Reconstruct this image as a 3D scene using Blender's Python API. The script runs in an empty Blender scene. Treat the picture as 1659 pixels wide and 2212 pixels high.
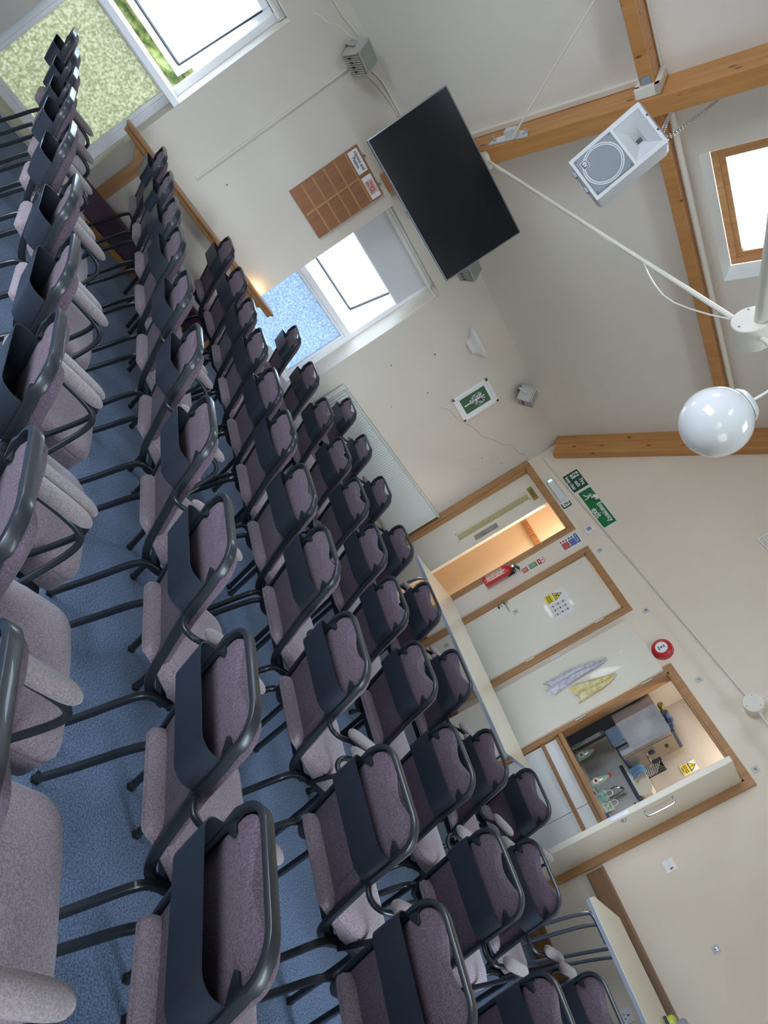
import bpy, bmesh, math, random
from mathutils import Vector, Matrix
random.seed(7)
PI = math.pi
scn = bpy.context.scene
C = scn.collection

# ------------------------------------------------------------------ camera
cam_data = bpy.data.cameras.new('camera')
cam = bpy.data.objects.new('camera', cam_data)
C.objects.link(cam)
RX = Vector((0.26110132, 0.47110321, 0.84254843))
RY = Vector((0.62600355, 0.58177269, -0.51928806))
RZ = Vector((-0.73480994, 0.66302511, -0.14301066))
m = Matrix((RX, -RY, -RZ)).transposed().to_4x4()
m.translation = Vector((6.15559, -6.06213, 1.54303))
cam.matrix_world = m
cam_data.sensor_fit = 'VERTICAL'
cam_data.sensor_height = 24.0
cam_data.lens = 24.0 * 1566.577 / 2212
cam_data.clip_start = 0.03
cam_data.clip_end = 300
scn.camera = cam

# ------------------------------------------------------------------ world and lights
SKY = 5.2
w = bpy.data.worlds.new('sky')
scn.world = w
w.use_nodes = True
wn = w.node_tree
bg = wn.nodes['Background']
tc = wn.nodes.new('ShaderNodeTexCoord')
sx = wn.nodes.new('ShaderNodeSeparateXYZ')
rp = wn.nodes.new('ShaderNodeValToRGB')
wn.links.new(tc.outputs['Generated'], sx.inputs[0])
wn.links.new(sx.outputs['Z'], rp.inputs[0])
wn.links.new(rp.outputs[0], bg.inputs[0])
rp.color_ramp.elements[0].position = 0.0
rp.color_ramp.elements[0].color = (0.80, 0.88, 1.0, 1)
rp.color_ramp.elements[1].position = 0.8
rp.color_ramp.elements[1].color = (0.66, 0.82, 1.0, 1)
bg.inputs[1].default_value = SKY

def area(name, loc, rot, sx_, sy_, power, col=(1, 1, 1), portal=False):
    d = bpy.data.lights.new(name, 'AREA')
    d.shape = 'RECTANGLE'; d.size = sx_; d.size_y = sy_; d.energy = power; d.color = col
    if portal: d.cycles.is_portal = True
    o = bpy.data.objects.new(name, d); C.objects.link(o)
    o.location = loc; o.rotation_euler = rot
    return o
# sky portals in the openings (they only guide the sampling of the daylight)
area('portal', (-0.26, -5.46, 1.05), (0, -PI/2, 0), 2.0, 0.93, 1, portal=True)
area('portal', (-0.26, -2.96, 1.22), (0, -PI/2, 0), 1.7, 0.98, 1, portal=True)
area('portal', (7.55, -3.0, 1.4), (0, PI/2, 0), 1.5, 1.8, 1, portal=True)
area('portal', (7.55, -6.2, 1.4), (0, PI/2, 0), 1.5, 1.8, 1, portal=True)
area('portal', (3.6, -8.55, 1.6), (PI/2, 0, 0), 3.0, 1.8, 1, portal=True)
scn.view_settings.view_transform = 'Standard'
scn.view_settings.look = 'None'
scn.view_settings.gamma = 1.0
scn.view_settings.use_curve_mapping = False
scn.view_settings.exposure = 1.93
scn.render.film_transparent = False
cy = scn.cycles
cy.use_denoising = True
cy.max_bounces = 8; cy.diffuse_bounces = 5; cy.glossy_bounces = 3
cy.transmission_bounces = 4; cy.transparent_max_bounces = 8
cy.sample_clamp_indirect = 6.0
cy.caustics_reflective = False; cy.caustics_refractive = False
cy.use_adaptive_sampling = True; cy.adaptive_threshold = 0.02

# ------------------------------------------------------------------ materials
def lin(r, g, b):
    f = lambda c: (c/255/12.92) if c/255 <= 0.04045 else ((c/255+0.055)/1.055)**2.4
    return (f(r), f(g), f(b), 1)
def mat(name, col, rough=0.5, metal=0.0, noise=None, bump=None, coat=0.0, sheen=0.0, spec=None, emit=None):
    """noise=(scale, colour2, detail); bump=(scale, strength)"""
    mt = bpy.data.materials.new(name); mt.use_nodes = True
    nt = mt.node_tree; b = nt.nodes['Principled BSDF']
    b.inputs['Base Color'].default_value = col
    b.inputs['Roughness'].default_value = rough
    b.inputs['Metallic'].default_value = metal
    b.inputs['Coat Weight'].default_value = coat
    b.inputs['Sheen Weight'].default_value = sheen
    if spec is not None: b.inputs['Specular IOR Level'].default_value = spec
    if emit:
        b.inputs['Emission Color'].default_value = emit[0]; b.inputs['Emission Strength'].default_value = emit[1]
    t = nt.nodes.new('ShaderNodeTexCoord')
    if noise:
        n = nt.nodes.new('ShaderNodeTexNoise'); n.inputs['Scale'].default_value = noise[0]
        n.inputs['Detail'].default_value = noise[2] if len(noise) > 2 else 3
        nt.links.new(t.outputs['Object'], n.inputs['Vector'])
        r = nt.nodes.new('ShaderNodeValToRGB')
        r.color_ramp.elements[0].position = 0.35; r.color_ramp.elements[1].position = 0.65
        r.color_ramp.elements[0].color = col; r.color_ramp.elements[1].color = noise[1]
        nt.links.new(n.outputs['Fac'], r.inputs[0]); nt.links.new(r.outputs[0], b.inputs['Base Color'])
    if bump:
        n2 = nt.nodes.new('ShaderNodeTexNoise'); n2.inputs['Scale'].default_value = bump[0]; n2.inputs['Detail'].default_value = 3
        nt.links.new(t.outputs['Object'], n2.inputs['Vector'])
        bp = nt.nodes.new('ShaderNodeBump'); bp.inputs['Strength'].default_value = bump[1]; bp.inputs['Distance'].default_value = 0.01
        nt.links.new(n2.outputs['Fac'], bp.inputs['Height']); nt.links.new(bp.outputs[0], b.inputs['Normal'])
    return mt
def wood(name, c1, c2, ck, rough=0.45, knots=True, scale=1.0, axis=0, coat=0.15):
    """grain runs along object axis"""
    mt = bpy.data.materials.new(name); mt.use_nodes = True
    nt = mt.node_tree; b = nt.nodes['Principled BSDF']; L = nt.links
    b.inputs['Roughness'].default_value = rough; b.inputs['Coat Weight'].default_value = coat
    t = nt.nodes.new('ShaderNodeTexCoord')
    mp = nt.nodes.new('ShaderNodeMapping')
    s = [14*scale, 14*scale, 14*scale]; s[axis] = 1.1*scale
    mp.inputs['Scale'].default_value = s
    L.new(t.outputs['Object'], mp.inputs['Vector'])
    n = nt.nodes.new('ShaderNodeTexNoise'); n.inputs['Scale'].default_value = 1.6; n.inputs['Detail'].default_value = 5; n.inputs['Distortion'].default_value = 0.6
    L.new(mp.outputs[0], n.inputs['Vector'])
    r = nt.nodes.new('ShaderNodeValToRGB')
    r.color_ramp.elements[0].position = 0.3; r.color_ramp.elements[1].position = 0.7
    r.color_ramp.elements[0].color = c1; r.color_ramp.elements[1].color = c2
    L.new(n.outputs['Fac'], r.inputs[0])
    out = r.outputs[0]
    if knots:
        mp2 = nt.nodes.new('ShaderNodeMapping'); s2 = [11, 11, 11]; s2[axis] = 4.2
        mp2.inputs['Scale'].default_value = s2
        L.new(t.outputs['Object'], mp2.inputs['Vector'])
        v = nt.nodes.new('ShaderNodeTexVoronoi'); v.inputs['Scale'].default_value = 1.0
        L.new(mp2.outputs[0], v.inputs['Vector'])
        r2 = nt.nodes.new('ShaderNodeValToRGB')
        r2.color_ramp.elements[0].position = 0.07; r2.color_ramp.elements[0].color = (1, 1, 1, 1)
        r2.color_ramp.elements[1].position = 0.15; r2.color_ramp.elements[1].color = (0, 0, 0, 1)
        L.new(v.outputs['Distance'], r2.inputs[0])
        mx = nt.nodes.new('ShaderNodeMix'); mx.data_type = 'RGBA'
        L.new(r2.outputs[0], mx.inputs[0]); L.new(out, mx.inputs[6]); mx.inputs[7].default_value = ck
        out = mx.outputs[2]
    L.new(out, b.inputs['Base Color'])
    return mt
M = {}
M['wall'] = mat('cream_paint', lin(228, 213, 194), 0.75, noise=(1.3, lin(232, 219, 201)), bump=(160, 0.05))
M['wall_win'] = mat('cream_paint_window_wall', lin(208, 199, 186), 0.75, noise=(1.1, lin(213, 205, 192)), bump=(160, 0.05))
M['ceil'] = mat('grey_ceiling_paint', lin(224, 216, 206), 0.85, noise=(1.0, lin(227, 220, 210)))
M['white'] = mat('white_plastic', lin(232, 230, 226), 0.35)
M['pvc'] = mat('window_plastic', lin(238, 238, 240), 0.3)
M['reveal'] = mat('white_reveal_paint', lin(236, 238, 236), 0.6)
M['rodw'] = mat('white_enamel', lin(226, 218, 206), 0.35, coat=0.3)
M['carpet'] = mat('blue_carpet', lin(62, 80, 108), 0.95, noise=(150, lin(124, 145, 176), 6), bump=(200, 0.8), sheen=0.15)
M['kfloor'] = mat('grey_vinyl', lin(150, 148, 145), 0.6)
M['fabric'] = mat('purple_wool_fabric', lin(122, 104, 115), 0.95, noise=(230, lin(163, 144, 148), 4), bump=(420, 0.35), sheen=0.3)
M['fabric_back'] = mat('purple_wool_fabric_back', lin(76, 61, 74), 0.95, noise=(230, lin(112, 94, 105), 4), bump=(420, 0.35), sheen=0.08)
M['pad'] = mat('arm_pad_fabric', lin(118, 106, 108), 0.95, noise=(230, lin(150, 136, 133), 4), bump=(420, 0.35), sheen=0.3)
M['kneel'] = mat('kneeler_fabric', lin(74, 52, 66), 0.9, noise=(200, lin(90, 66, 80)))
M['frame'] = mat('slate_metal', lin(32, 36, 42), 0.38, metal=0.0, coat=0.2, bump=(300, 0.03))
M['box'] = mat('slate_sheet_metal', lin(36, 41, 50), 0.4, coat=0.2)
M['black'] = mat('black_plastic', lin(22, 22, 24), 0.4)
M['pine'] = wood('pine_beam', lin(176, 120, 66), lin(196, 142, 86), lin(88, 46, 22))
M['oak'] = wood('oak_frame', lin(158, 112, 70), lin(184, 138, 92), lin(110, 70, 40), knots=False, axis=2)
M['oakx'] = wood('oak_frame_level', lin(158, 112, 70), lin(184, 138, 92), lin(110, 70, 40), knots=False, axis=0)
M['oaky'] = wood('oak_rail', lin(150, 104, 58), lin(176, 126, 76), lin(110, 70, 40), knots=False, axis=1)
M['dado'] = wood('dark_oak', lin(120, 82, 46), lin(146, 104, 62), lin(70, 42, 22), knots=False, axis=0)
M['board'] = wood('board_wood', lin(134, 84, 48), lin(158, 104, 62), lin(100, 60, 34), knots=False, axis=2)
M['strip'] = mat('board_strip', lin(176, 130, 80), 0.5)
M['skywood'] = wood('skylight_pine', lin(196, 140, 90), lin(218, 168, 116), lin(150, 90, 50), knots=False, axis=0)
M['door'] = mat('cream_door_gloss', lin(224, 214, 196), 0.32, noise=(2.0, lin(228, 219, 203)), coat=0.3)
M['table'] = mat('cream_laminate', lin(224, 212, 188), 0.3, noise=(2.5, lin(230, 220, 198)), coat=0.2)
M['edge'] = mat('grey_edging', lin(140, 146, 160), 0.4)
M['rad'] = mat('radiator_enamel', lin(204, 206, 198), 0.4)
M['sink'] = mat('satin_steel', lin(196, 198, 202), 0.35, metal=0.35)
M['tin'] = mat('black_tin', lin(16, 16, 18), 0.55, spec=0.2)
M['chrome'] = mat('chrome', lin(200, 200, 205), 0.18, metal=1.0)
M['steel'] = mat('brushed_steel', lin(178, 178, 180), 0.3, metal=1.0, noise=(6, lin(150, 150, 152)))
M['alu'] = mat('aluminium_body', lin(190, 190, 186), 0.4, metal=0.55)
M['glassdark'] = mat('lamp_glass', lin(140, 148, 142), 0.12, coat=0.6)
M['screen'] = mat('tv_screen', lin(10, 11, 16), 0.2, spec=0.3)
M['bezel'] = mat('tv_bezel', lin(120, 122, 126), 0.3, metal=0.6)
M['spk'] = mat('speaker_cabinet', lin(206, 206, 208), 0.5, bump=(200, 0.1))
M['grille'] = mat('speaker_grille', lin(128, 132, 136), 0.5, metal=0.4, noise=(500, lin(92, 96, 100), 2))
M['green'] = mat('sign_green', lin(22, 112, 66), 0.4)
M['green2'] = mat('dark_sign_green', lin(20, 78, 58), 0.4)
M['red'] = mat('safety_red', lin(186, 30, 36), 0.3, coat=0.4)
M['blue'] = mat('sign_blue', lin(44, 74, 160), 0.4)
M['yellow'] = mat('sign_yellow', lin(236, 208, 40), 0.4)
M['paper'] = mat('white_paper', lin(232, 232, 232), 0.6)
M['gold'] = mat('brass_plate', lin(176, 150, 92), 0.35, metal=0.6)
M['pink'] = mat('pink_card', lin(214, 178, 172), 0.6)
M['dk'] = mat('dark_print', lin(30, 30, 32), 0.6)
M['rprint'] = mat('red_print', lin(176, 40, 48), 0.6)
M['hookc'] = mat('clear_hook_plate', lin(196, 192, 190), 0.55)
M['picgreen'] = mat('picture_green', lin(52, 98, 72), 0.5)
M['tile'] = mat('kitchen_splashback', lin(196, 196, 196), 0.3)
M['kwall'] = mat('kitchen_wall', lin(192, 180, 166), 0.7)
M['twall'] = mat('corridor_wall', lin(224, 202, 172), 0.7)
M['coat'] = mat('coat_rail_wood', lin(176, 116, 76), 0.45)
M['navy'] = mat('navy_plastic', lin(34, 42, 74), 0.4)
M['cream'] = mat('cream_plastic', lin(214, 208, 190), 0.4)
M['bclt'] = mat('blue_cloth', lin(110, 148, 180), 0.9)
M['dblue'] = mat('denim_cloth', lin(84, 96, 128), 0.9)
M['olive'] = mat('olive_cloth', lin(150, 140, 84), 0.9)
M['towelv'] = mat('violet_towel', lin(186, 176, 196), 0.95, noise=(26, lin(214, 214, 214), 2), bump=(80, 0.3))
M['towely'] = mat('yellow_towel', lin(214, 190, 92), 0.95, noise=(22, lin(232, 226, 206), 2), bump=(80, 0.3))
M['lime'] = mat('lime_plastic', lin(190, 200, 40), 0.4)
M['grass'] = mat('garden_ground', lin(112, 108, 84), 0.95, noise=(0.5, lin(128, 124, 106), 3))
M['hedge'] = mat('hedge_leaves', lin(46, 60, 28), 0.9, noise=(11, lin(122, 134, 78), 4))
M['fence'] = mat('garden_fence', lin(170, 130, 110), 0.8)
M['houses'] = mat('pale_render', lin(214, 214, 224), 0.9)
M['plaster_mark'] = mat('bare_plaster', lin(120, 108, 92), 0.9)

def glass_mat(name, tint, transp, rough=0.1, bumps=None, var=None):
    mt = bpy.data.materials.new(name); mt.use_nodes = True
    nt = mt.node_tree; nt.nodes.remove(nt.nodes['Principled BSDF']); L = nt.links
    out = nt.nodes['Material Output']
    tr = nt.nodes.new('ShaderNodeBsdfTransparent'); tr.inputs[0].default_value = tint
    gl = nt.nodes.new('ShaderNodeBsdfGlossy'); gl.inputs['Roughness'].default_value = rough
    mx = nt.nodes.new('ShaderNodeMixShader')
    fr = nt.nodes.new('ShaderNodeFresnel'); fr.inputs[0].default_value = 1.45
    L.new(fr.outputs[0], mx.inputs[0])
    base = tr.outputs[0]
    if transp < 1:
        tl = nt.nodes.new('ShaderNodeBsdfTranslucent'); tl.inputs[0].default_value = tint
        m2 = nt.nodes.new('ShaderNodeMixShader'); m2.inputs[0].default_value = 1-transp
        L.new(tr.outputs[0], m2.inputs[1]); L.new(tl.outputs[0], m2.inputs[2]); base = m2.outputs[0]
        if var:
            tc_ = nt.nodes.new('ShaderNodeTexCoord')
            n = nt.nodes.new('ShaderNodeTexNoise'); n.inputs['Scale'].default_value = var[0]; n.inputs['Detail'].default_value = 5
            L.new(tc_.outputs['Object'], n.inputs['Vector'])
            r = nt.nodes.new('ShaderNodeValToRGB')
            r.color_ramp.elements[0].position = 0.4; r.color_ramp.elements[1].position = 0.62
            r.color_ramp.elements[0].color = var[1]; r.color_ramp.elements[1].color = var[2]
            L.new(n.outputs['Fac'], r.inputs[0]); L.new(r.outputs[0], tl.inputs[0]); L.new(r.outputs[0], tr.inputs[0])
    L.new(base, mx.inputs[1]); L.new(gl.outputs[0], mx.inputs[2]); L.new(mx.outputs[0], out.inputs[0])
    return mt
M['glass'] = glass_mat('clear_glass', (0.95, 0.97, 0.97, 1), 1.0)
M['frost'] = glass_mat('frosted_glass', (0.85, 0.9, 0.95, 1), 0.55, 0.35, var=(45, (0.70, 0.78, 0.86, 1), (0.9, 0.94, 0.98, 1)))
M['frostb'] = glass_mat('obscure_glass', (0.1, 0.1, 0.1, 1), 0.25, 0.3, var=(70, (0.30, 0.36, 0.45, 1), (0.47, 0.53, 0.60, 1)))
M['frostg'] = glass_mat('frosted_glass_garden', (0.1, 0.1, 0.1, 1), 0.25, 0.3, var=(55, (0.36, 0.37, 0.26, 1), (0.56, 0.54, 0.44, 1)))
M['opal'] = mat('opal_glass', lin(236, 236, 238), 0.08, coat=1.0)
M['clearp'] = glass_mat('clear_plastic', (0.86, 0.9, 0.88, 1), 1.0, 0.15)

# ------------------------------------------------------------------ mesh helpers
def finish(bm, name, m_, parent=None, smooth=False, loc=None, mw=None):
    bmesh.ops.recalc_face_normals(bm, faces=bm.faces[:])
    me = bpy.data.meshes.new(name); bm.to_mesh(me); bm.free()
    if isinstance(m_, (list, tuple)):
        for q in m_: me.materials.append(q)
    else: me.materials.append(m_)
    if smooth:
        me.polygons.foreach_set('use_smooth', [True]*len(me.polygons))
        try: me.set_sharp_from_angle(angle=math.radians(40))
        except Exception: pass
    o = bpy.data.objects.new(name, me); C.objects.link(o)
    if parent: o.parent = parent
    if loc is not None: o.location = loc
    if mw is not None: o.matrix_world = mw
    return o
def tag(o, label=None, cat=None, group=None, kind=None):
    if label: o['label'] = label
    if cat: o['category'] = cat
    if group: o['group'] = group
    if kind: o['kind'] = kind
    return o
def empty(name, loc=(0, 0, 0), rz=0, mw=None, label=None, cat=None, group=None, kind=None):
    o = bpy.data.objects.new(name, None); C.objects.link(o); o.empty_display_size = 0.1
    o.location = loc; o.rotation_euler = (0, 0, rz)
    if mw is not None: o.matrix_world = mw
    return tag(o, label, cat, group, kind)
def box(bm, x0, x1, y0, y1, z0, z1, bev=0.0, mi=0, seg=2):
    vs = [bm.verts.new((x, y, z)) for x in (x0, x1) for y in (y0, y1) for z in (z0, z1)]
    idx = [(0, 1, 3, 2), (4, 6, 7, 5), (0, 4, 5, 1), (2, 3, 7, 6), (0, 2, 6, 4), (1, 5, 7, 3)]
    fs = [bm.faces.new([vs[i] for i in f]) for f in idx]
    for f in fs: f.material_index = mi
    if bev > 0:
        es = list({e for f in fs for e in f.edges})
        r = bmesh.ops.bevel(bm, geom=es, offset=bev, segments=seg, profile=0.5, affect='EDGES')
        for f in r['faces']: f.material_index = mi
    return fs
def bx(name, m_, dims, parent=None, bev=0.0, **k):
    bm = bmesh.new(); box(bm, *dims, bev=bev); return finish(bm, name, m_, parent, **k)
def sweep(bm, pts, outs, prof, closed=False, mi=0):
    """prof: list of (a,b): a along out vector, b along tangent x out"""
    n = len(pts); rings = []
    P = [Vector(p) for p in pts]
    for i in range(n):
        if closed: t = P[(i+1) % n]-P[i-1]
        else: t = P[min(i+1, n-1)]-P[max(i-1, 0)]
        t.normalize(); o = Vector(outs[i]); o = (o - t*o.dot(t)).normalized(); b = t.cross(o)
        rings.append([bm.verts.new(P[i]+o*a+b*c) for a, c in prof])
    k = len(prof)
    for i in range(n if closed else n-1):
        A, B = rings[i], rings[(i+1) % n]
        for j in range(k):
            f = bm.faces.new([A[j], A[(j+1) % k], B[(j+1) % k], B[j]]); f.material_index = mi
    if not closed:
        bm.faces.new(rings[0][::-1]).material_index = mi; bm.faces.new(rings[-1]).material_index = mi
def tube(bm, pts, r, n=10, mi=0):
    P = [Vector(p) for p in pts]
    prof = [(r*math.cos(2*PI*j/n), r*math.sin(2*PI*j/n)) for j in range(n)]
    t = (P[1]-P[0]).normalized()
    ref = Vector((0, 0, 1)) if abs(t.z) < 0.9 else Vector((1, 0, 0))
    o = (ref - t*ref.dot(t)).normalized(); outs = []
    for i in range(len(P)):
        t = (P[min(i+1, len(P)-1)]-P[max(i-1, 0)]).normalized()
        o = (o - t*o.dot(t)).normalized(); outs.append(o.copy())
    sweep(bm, pts, outs, prof, mi=mi)
def rprof(a, b, r=0.3, n=3):
    """rounded rectangle profile, half sizes a,b"""
    rr = r*min(a, b)*2 if r < 0.5 else min(a, b)
    rr = min(rr, min(a, b)); out = []
    for cx, cy_, s in ((a-rr, b-rr, 0), (-a+rr, b-rr, 1), (-a+rr, -b+rr, 2), (a-rr, -b+rr, 3)):
        for i in range(n+1):
            an = (s + i/n)*PI/2; out.append((cx+rr*math.cos(an), cy_+rr*math.sin(an)))
    return out
def smooth_path(pts, it=2):
    P = [Vector(p) for p in pts]
    for _ in range(it):
        Q = [P[0]]
        for i in range(len(P)-1):
            a, b = P[i], P[i+1]
            if i > 0: Q.append(a*0.75+b*0.25)
            if i < len(P)-2: Q.append(a*0.25+b*0.75)
        Q.append(P[-1]); P = Q
    return P
def lathe(bm, prof, n=32, axis='Z', c=(0, 0, 0), mi=0):
    rings = []
    for r, z in prof:
        ring = []
        for j in range(n):
            a = 2*PI*j/n; x, y = r*math.cos(a), r*math.sin(a)
            v = {'Z': (x, y, z), 'Y': (x, z, y), 'X': (z, x, y)}[axis]
            ring.append(bm.verts.new((v[0]+c[0], v[1]+c[1], v[2]+c[2])))
        rings.append(ring)
    for A, B in zip(rings, rings[1:]):
        for j in range(n): bm.faces.new([A[j], A[(j+1) % n], B[(j+1) % n], B[j]]).material_index = mi
    bm.faces.new(rings[0][::-1]).material_index = mi; bm.faces.new(rings[-1]).material_index = mi
def loft(bm, rings, mi=0, cap=True):
    R = [[bm.verts.new(p) for p in r] for r in rings]; k = len(R[0])
    for A, B in zip(R, R[1:]):
        for j in range(k): bm.faces.new([A[j], A[(j+1) % k], B[(j+1) % k], B[j]]).material_index = mi
    if cap:
        bm.faces.new(R[0][::-1]).material_index = mi; bm.faces.new(R[-1]).material_index = mi
def prism(bm, poly, d0, d1, plane='XZ', mi=0):
    """poly in plane, extruded between d0,d1 on the third axis"""
    def P(a, b, d): return {'XZ': (a, d, b), 'YZ': (d, a, b), 'XY': (a, b, d)}[plane]
    A = [bm.verts.new(P(a, b, d0)) for a, b in poly]; B = [bm.verts.new(P(a, b, d1)) for a, b in poly]
    k = len(poly)
    for j in range(k): bm.faces.new([A[j], A[(j+1) % k], B[(j+1) % k], B[j]]).material_index = mi
    bm.faces.new(A[::-1]).material_index = mi; bm.faces.new(B).material_index = mi
def rrect(x0, x1, z0, z1, r, n=4):
    out = []
    for cx, cz, s in ((x1-r, z1-r, 0), (x0+r, z1-r, 1), (x0+r, z0+r, 2), (x1-r, z0+r, 3)):
        for i in range(n+1):
            a = (s+i/n)*PI/2; out.append((cx+r*math.cos(a), cz+r*math.sin(a)))
    return out
def text(body, size, m_, parent, loc, rot=(PI/2, 0, 0), align='CENTER', name='lettering', bold=0.0, spacing=1.0, xs=1.0):
    cu = bpy.data.curves.new(name, 'FONT'); cu.body = body; cu.size = size; cu.align_x = align; cu.align_y = 'CENTER'
    cu.extrude = 0.0006; cu.offset = bold; cu.space_line = spacing; cu.materials.append(m_)
    tmp = bpy.data.objects.new(name, cu); C.objects.link(tmp)
    me = bpy.data.meshes.new_from_object(tmp)
    bpy.data.objects.remove(tmp); bpy.data.curves.remove(cu)
    o = bpy.data.objects.new(name, me); C.objects.link(o); o.parent = parent
    o.location = loc; o.rotation_euler = rot; o.scale = (xs, 1, 1)
    return o

# ------------------------------------------------------------------ the room
W_, D_, EAVE, SL = 7.36, 8.5, 2.49, 1.135
RID = W_/2
def cells(bm, u0, u1, v0, v1, holes, mk):
    us = sorted({u0, u1, *[h[0] for h in holes], *[h[1] for h in holes]})
    vs = sorted({v0, v1, *[h[2] for h in holes], *[h[3] for h in holes]})
    for a, b in zip(us, us[1:]):
        for c_, d in zip(vs, vs[1:]):
            if any(h[0]-1e-6 <= a and b <= h[1]+1e-6 and h[2]-1e-6 <= c_ and d <= h[3]+1e-6 for h in holes): continue
            mk(a, b, c_, d)
# floor
tag(bx('floor', M['carpet'], (-0.3, W_+0.2, -D_-0.2, 0.06, -0.1, 0)), 'blue carpet floor of the hall', 'floor', kind='structure')
tag(bx('floor', M['kfloor'], (-0.3, W_, 0.06, 2.6, -0.1, 0.0)), 'grey floor beyond the doorways', 'floor', kind='structure')
# left wall with the windows
bm = bmesh.new()
cells(bm, -D_-0.2, 0.12, 0, EAVE+0.02, [(-5.92, -4.99, 0.03, 2.06), (-3.45, -2.466, 0.36, 2.076)], lambda a, b, c_, d: box(bm, -0.32, 0, a, b, c_, d))
bmesh.ops.remove_doubles(bm, verts=bm.verts[:], dist=1e-5)
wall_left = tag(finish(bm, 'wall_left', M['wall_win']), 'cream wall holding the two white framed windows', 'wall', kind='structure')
# front (exit) wall
bm = bmesh.new()
cells(bm, 0, W_, 0, EAVE, [(0.095, 1.17, 0, 1.992), (1.565, 2.33, 0, 1.992), (3.095, 4.125, 0, 1.992)], lambda a, b, c_, d: box(bm, a, b, 0, 0.12, c_, d))
prism(bm, [(0, EAVE), (W_, EAVE), (RID, EAVE+SL*RID)], 0, 0.12)
wall_front = tag(finish(bm, 'wall_front', M['wall']), 'cream gable wall with the doors and kitchen hatch', 'wall', kind='structure')
bm = bmesh.new()
cells(bm, -D_-0.2, 0.12, 0, EAVE+0.02, [(-3.9, -2.1, 0.7, 2.15), (-7.1, -5.3, 0.7, 2.15)], lambda a, b, c_, d: box(bm, W_, W_+0.2, a, b, c_, d))
tag(finish(bm, 'wall_right', M['wall']), 'cream wall behind the photographer side with windows', 'wall', kind='structure')
bm = bmesh.new()
cells(bm, 0, W_, 0, EAVE, [(2.1, 5.1, 0.7, 2.48)], lambda a, b, c_, d: box(bm, a, b, -D_-0.2, -D_, c_, d))
prism(bm, [(0, EAVE), (W_, EAVE), (RID, EAVE+SL*RID)], -D_-0.2, -D_)
tag(finish(bm, 'wall_back', M['wall']), 'cream gable wall behind the chairs', 'wall', kind='structure')
# roof slopes, local frame: X up the slope, Y along the room, Z outward
LEN = RID/0.66103
def slope_mat(side=1):
    s = Vector((0.66103*side, 0, 0.75036)); n = Vector((-0.75036*side, 0, 0.66103)); y = Vector((0, 1, 0))
    mm = Matrix((s, y, n)).transposed().to_4x4()
    mm.translation = Vector((0 if side == 1 else W_, 0, EAVE)); return mm
SM = slope_mat(1); SR = slope_mat(-1)
SKH = [(2.035, 3.25, -3.06, -1.92)]
bm = bmesh.new()
holes = SKH + [(2.035, 3.25, -6.6, -5.4)]
cells(bm, -0.35, LEN, -D_-0.2, 0.12, holes, lambda a, b, c_, d: box(bm, a, b, c_, d, 0, 0.06))
ceiling = tag(finish(bm, 'ceiling', M['ceil'], mw=SM), 'grey painted ceiling sloping up from the window wall', 'ceiling', kind='structure')
bm = bmesh.new()
holesR = [(2.035, 3.25, -3.06, -1.92), (2.035, 3.25, -6.6, -5.4)]
cells(bm, -0.35, LEN, -D_-0.2, 0.12, holesR, lambda a, b, c_, d: box(bm, a, b, c_, d, 0, 0.06))
tag(finish(bm, 'ceiling', M['ceil'], mw=SR), 'grey painted ceiling sloping up from the right wall', 'ceiling', kind='structure')
for (mw, yy, vis) in ((SM, -2.49, 1), (SM, -6.0, 0), (SR, -2.49, 0), (SR, -6.0, 0)):
    y0, y1 = yy-0.57, yy+0.57
    if not vis: y0, y1 = yy-0.6, yy+0.6
    sk = empty('window_3' if vis else 'window_4', mw=mw)
    tag(sk, 'skylight in the ceiling with a pine frame' if vis else None, 'window', kind='structure')
    bm = bmesh.new()
    a0, a1, c0, c1 = 2.035, 3.25, y0, y1
    i0, i1, d0, d1 = 2.085, 3.2, y0+0.06, y1-0.07
    h = 0.10
    for quad in (((a0, c0, 0), (a0, c1, 0), (i0, d1, h), (i0, d0, h)), ((a1, c1, 0), (a1, c0, 0), (i1, d0, h), (i1, d1, h)),
                 ((a0, c1, 0), (a1, c1, 0), (i1, d1, h), (i0, d1, h)), ((a1, c0, 0), (a0, c0, 0), (i0, d0, h), (i1, d0, h))):
        q2 = [(x, y, z-0.001) for x, y, z in quad]; q3 = [(x+(0.02 if x > 2.6 else -0.02), y+(0.02 if y > yy else -0.02), z+0.02) for x, y, z in quad]
        A = [bm.verts.new(p) for p in q2]; B = [bm.verts.new(p) for p in q3]
        bm.faces.new(A); bm.faces.new(B[::-1])
        for j in range(4): bm.faces.new([A[j], A[(j+1) % 4], B[(j+1) % 4], B[j]])
    finish(bm, 'window_reveal', M['reveal'], sk)
    bm = bmesh.new()
    for dd in ((i0, i0+0.05, d0, d1), (i1-0.05, i1, d0, d1), (i0+0.05, i1-0.05, d0, d0+0.05), (i0+0.05, i1-0.05, d1-0.05, d1)):
        box(bm, *dd, h, h+0.06, bev=0.004)
    for dd in ((i0+0.04, i0+0.09, d0+0.04, d1-0.04), (i1-0.09, i1-0.04, d0+0.04, d1-0.04), (i0+0.09, i1-0.09, d0+0.04, d0+0.09), (i0+0.09, i1-0.09, d1-0.09, d1-0.04)):
        box(bm, *dd, h+0.03, h+0.09, bev=0.004)
    finish(bm, 'window_frame', M['skywood'], sk)
    bx('window_pane', M['glass'], (i0+0.08, i1-0.08, d0+0.08, d1-0.08, h+0.06, h+0.066), sk)
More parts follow.
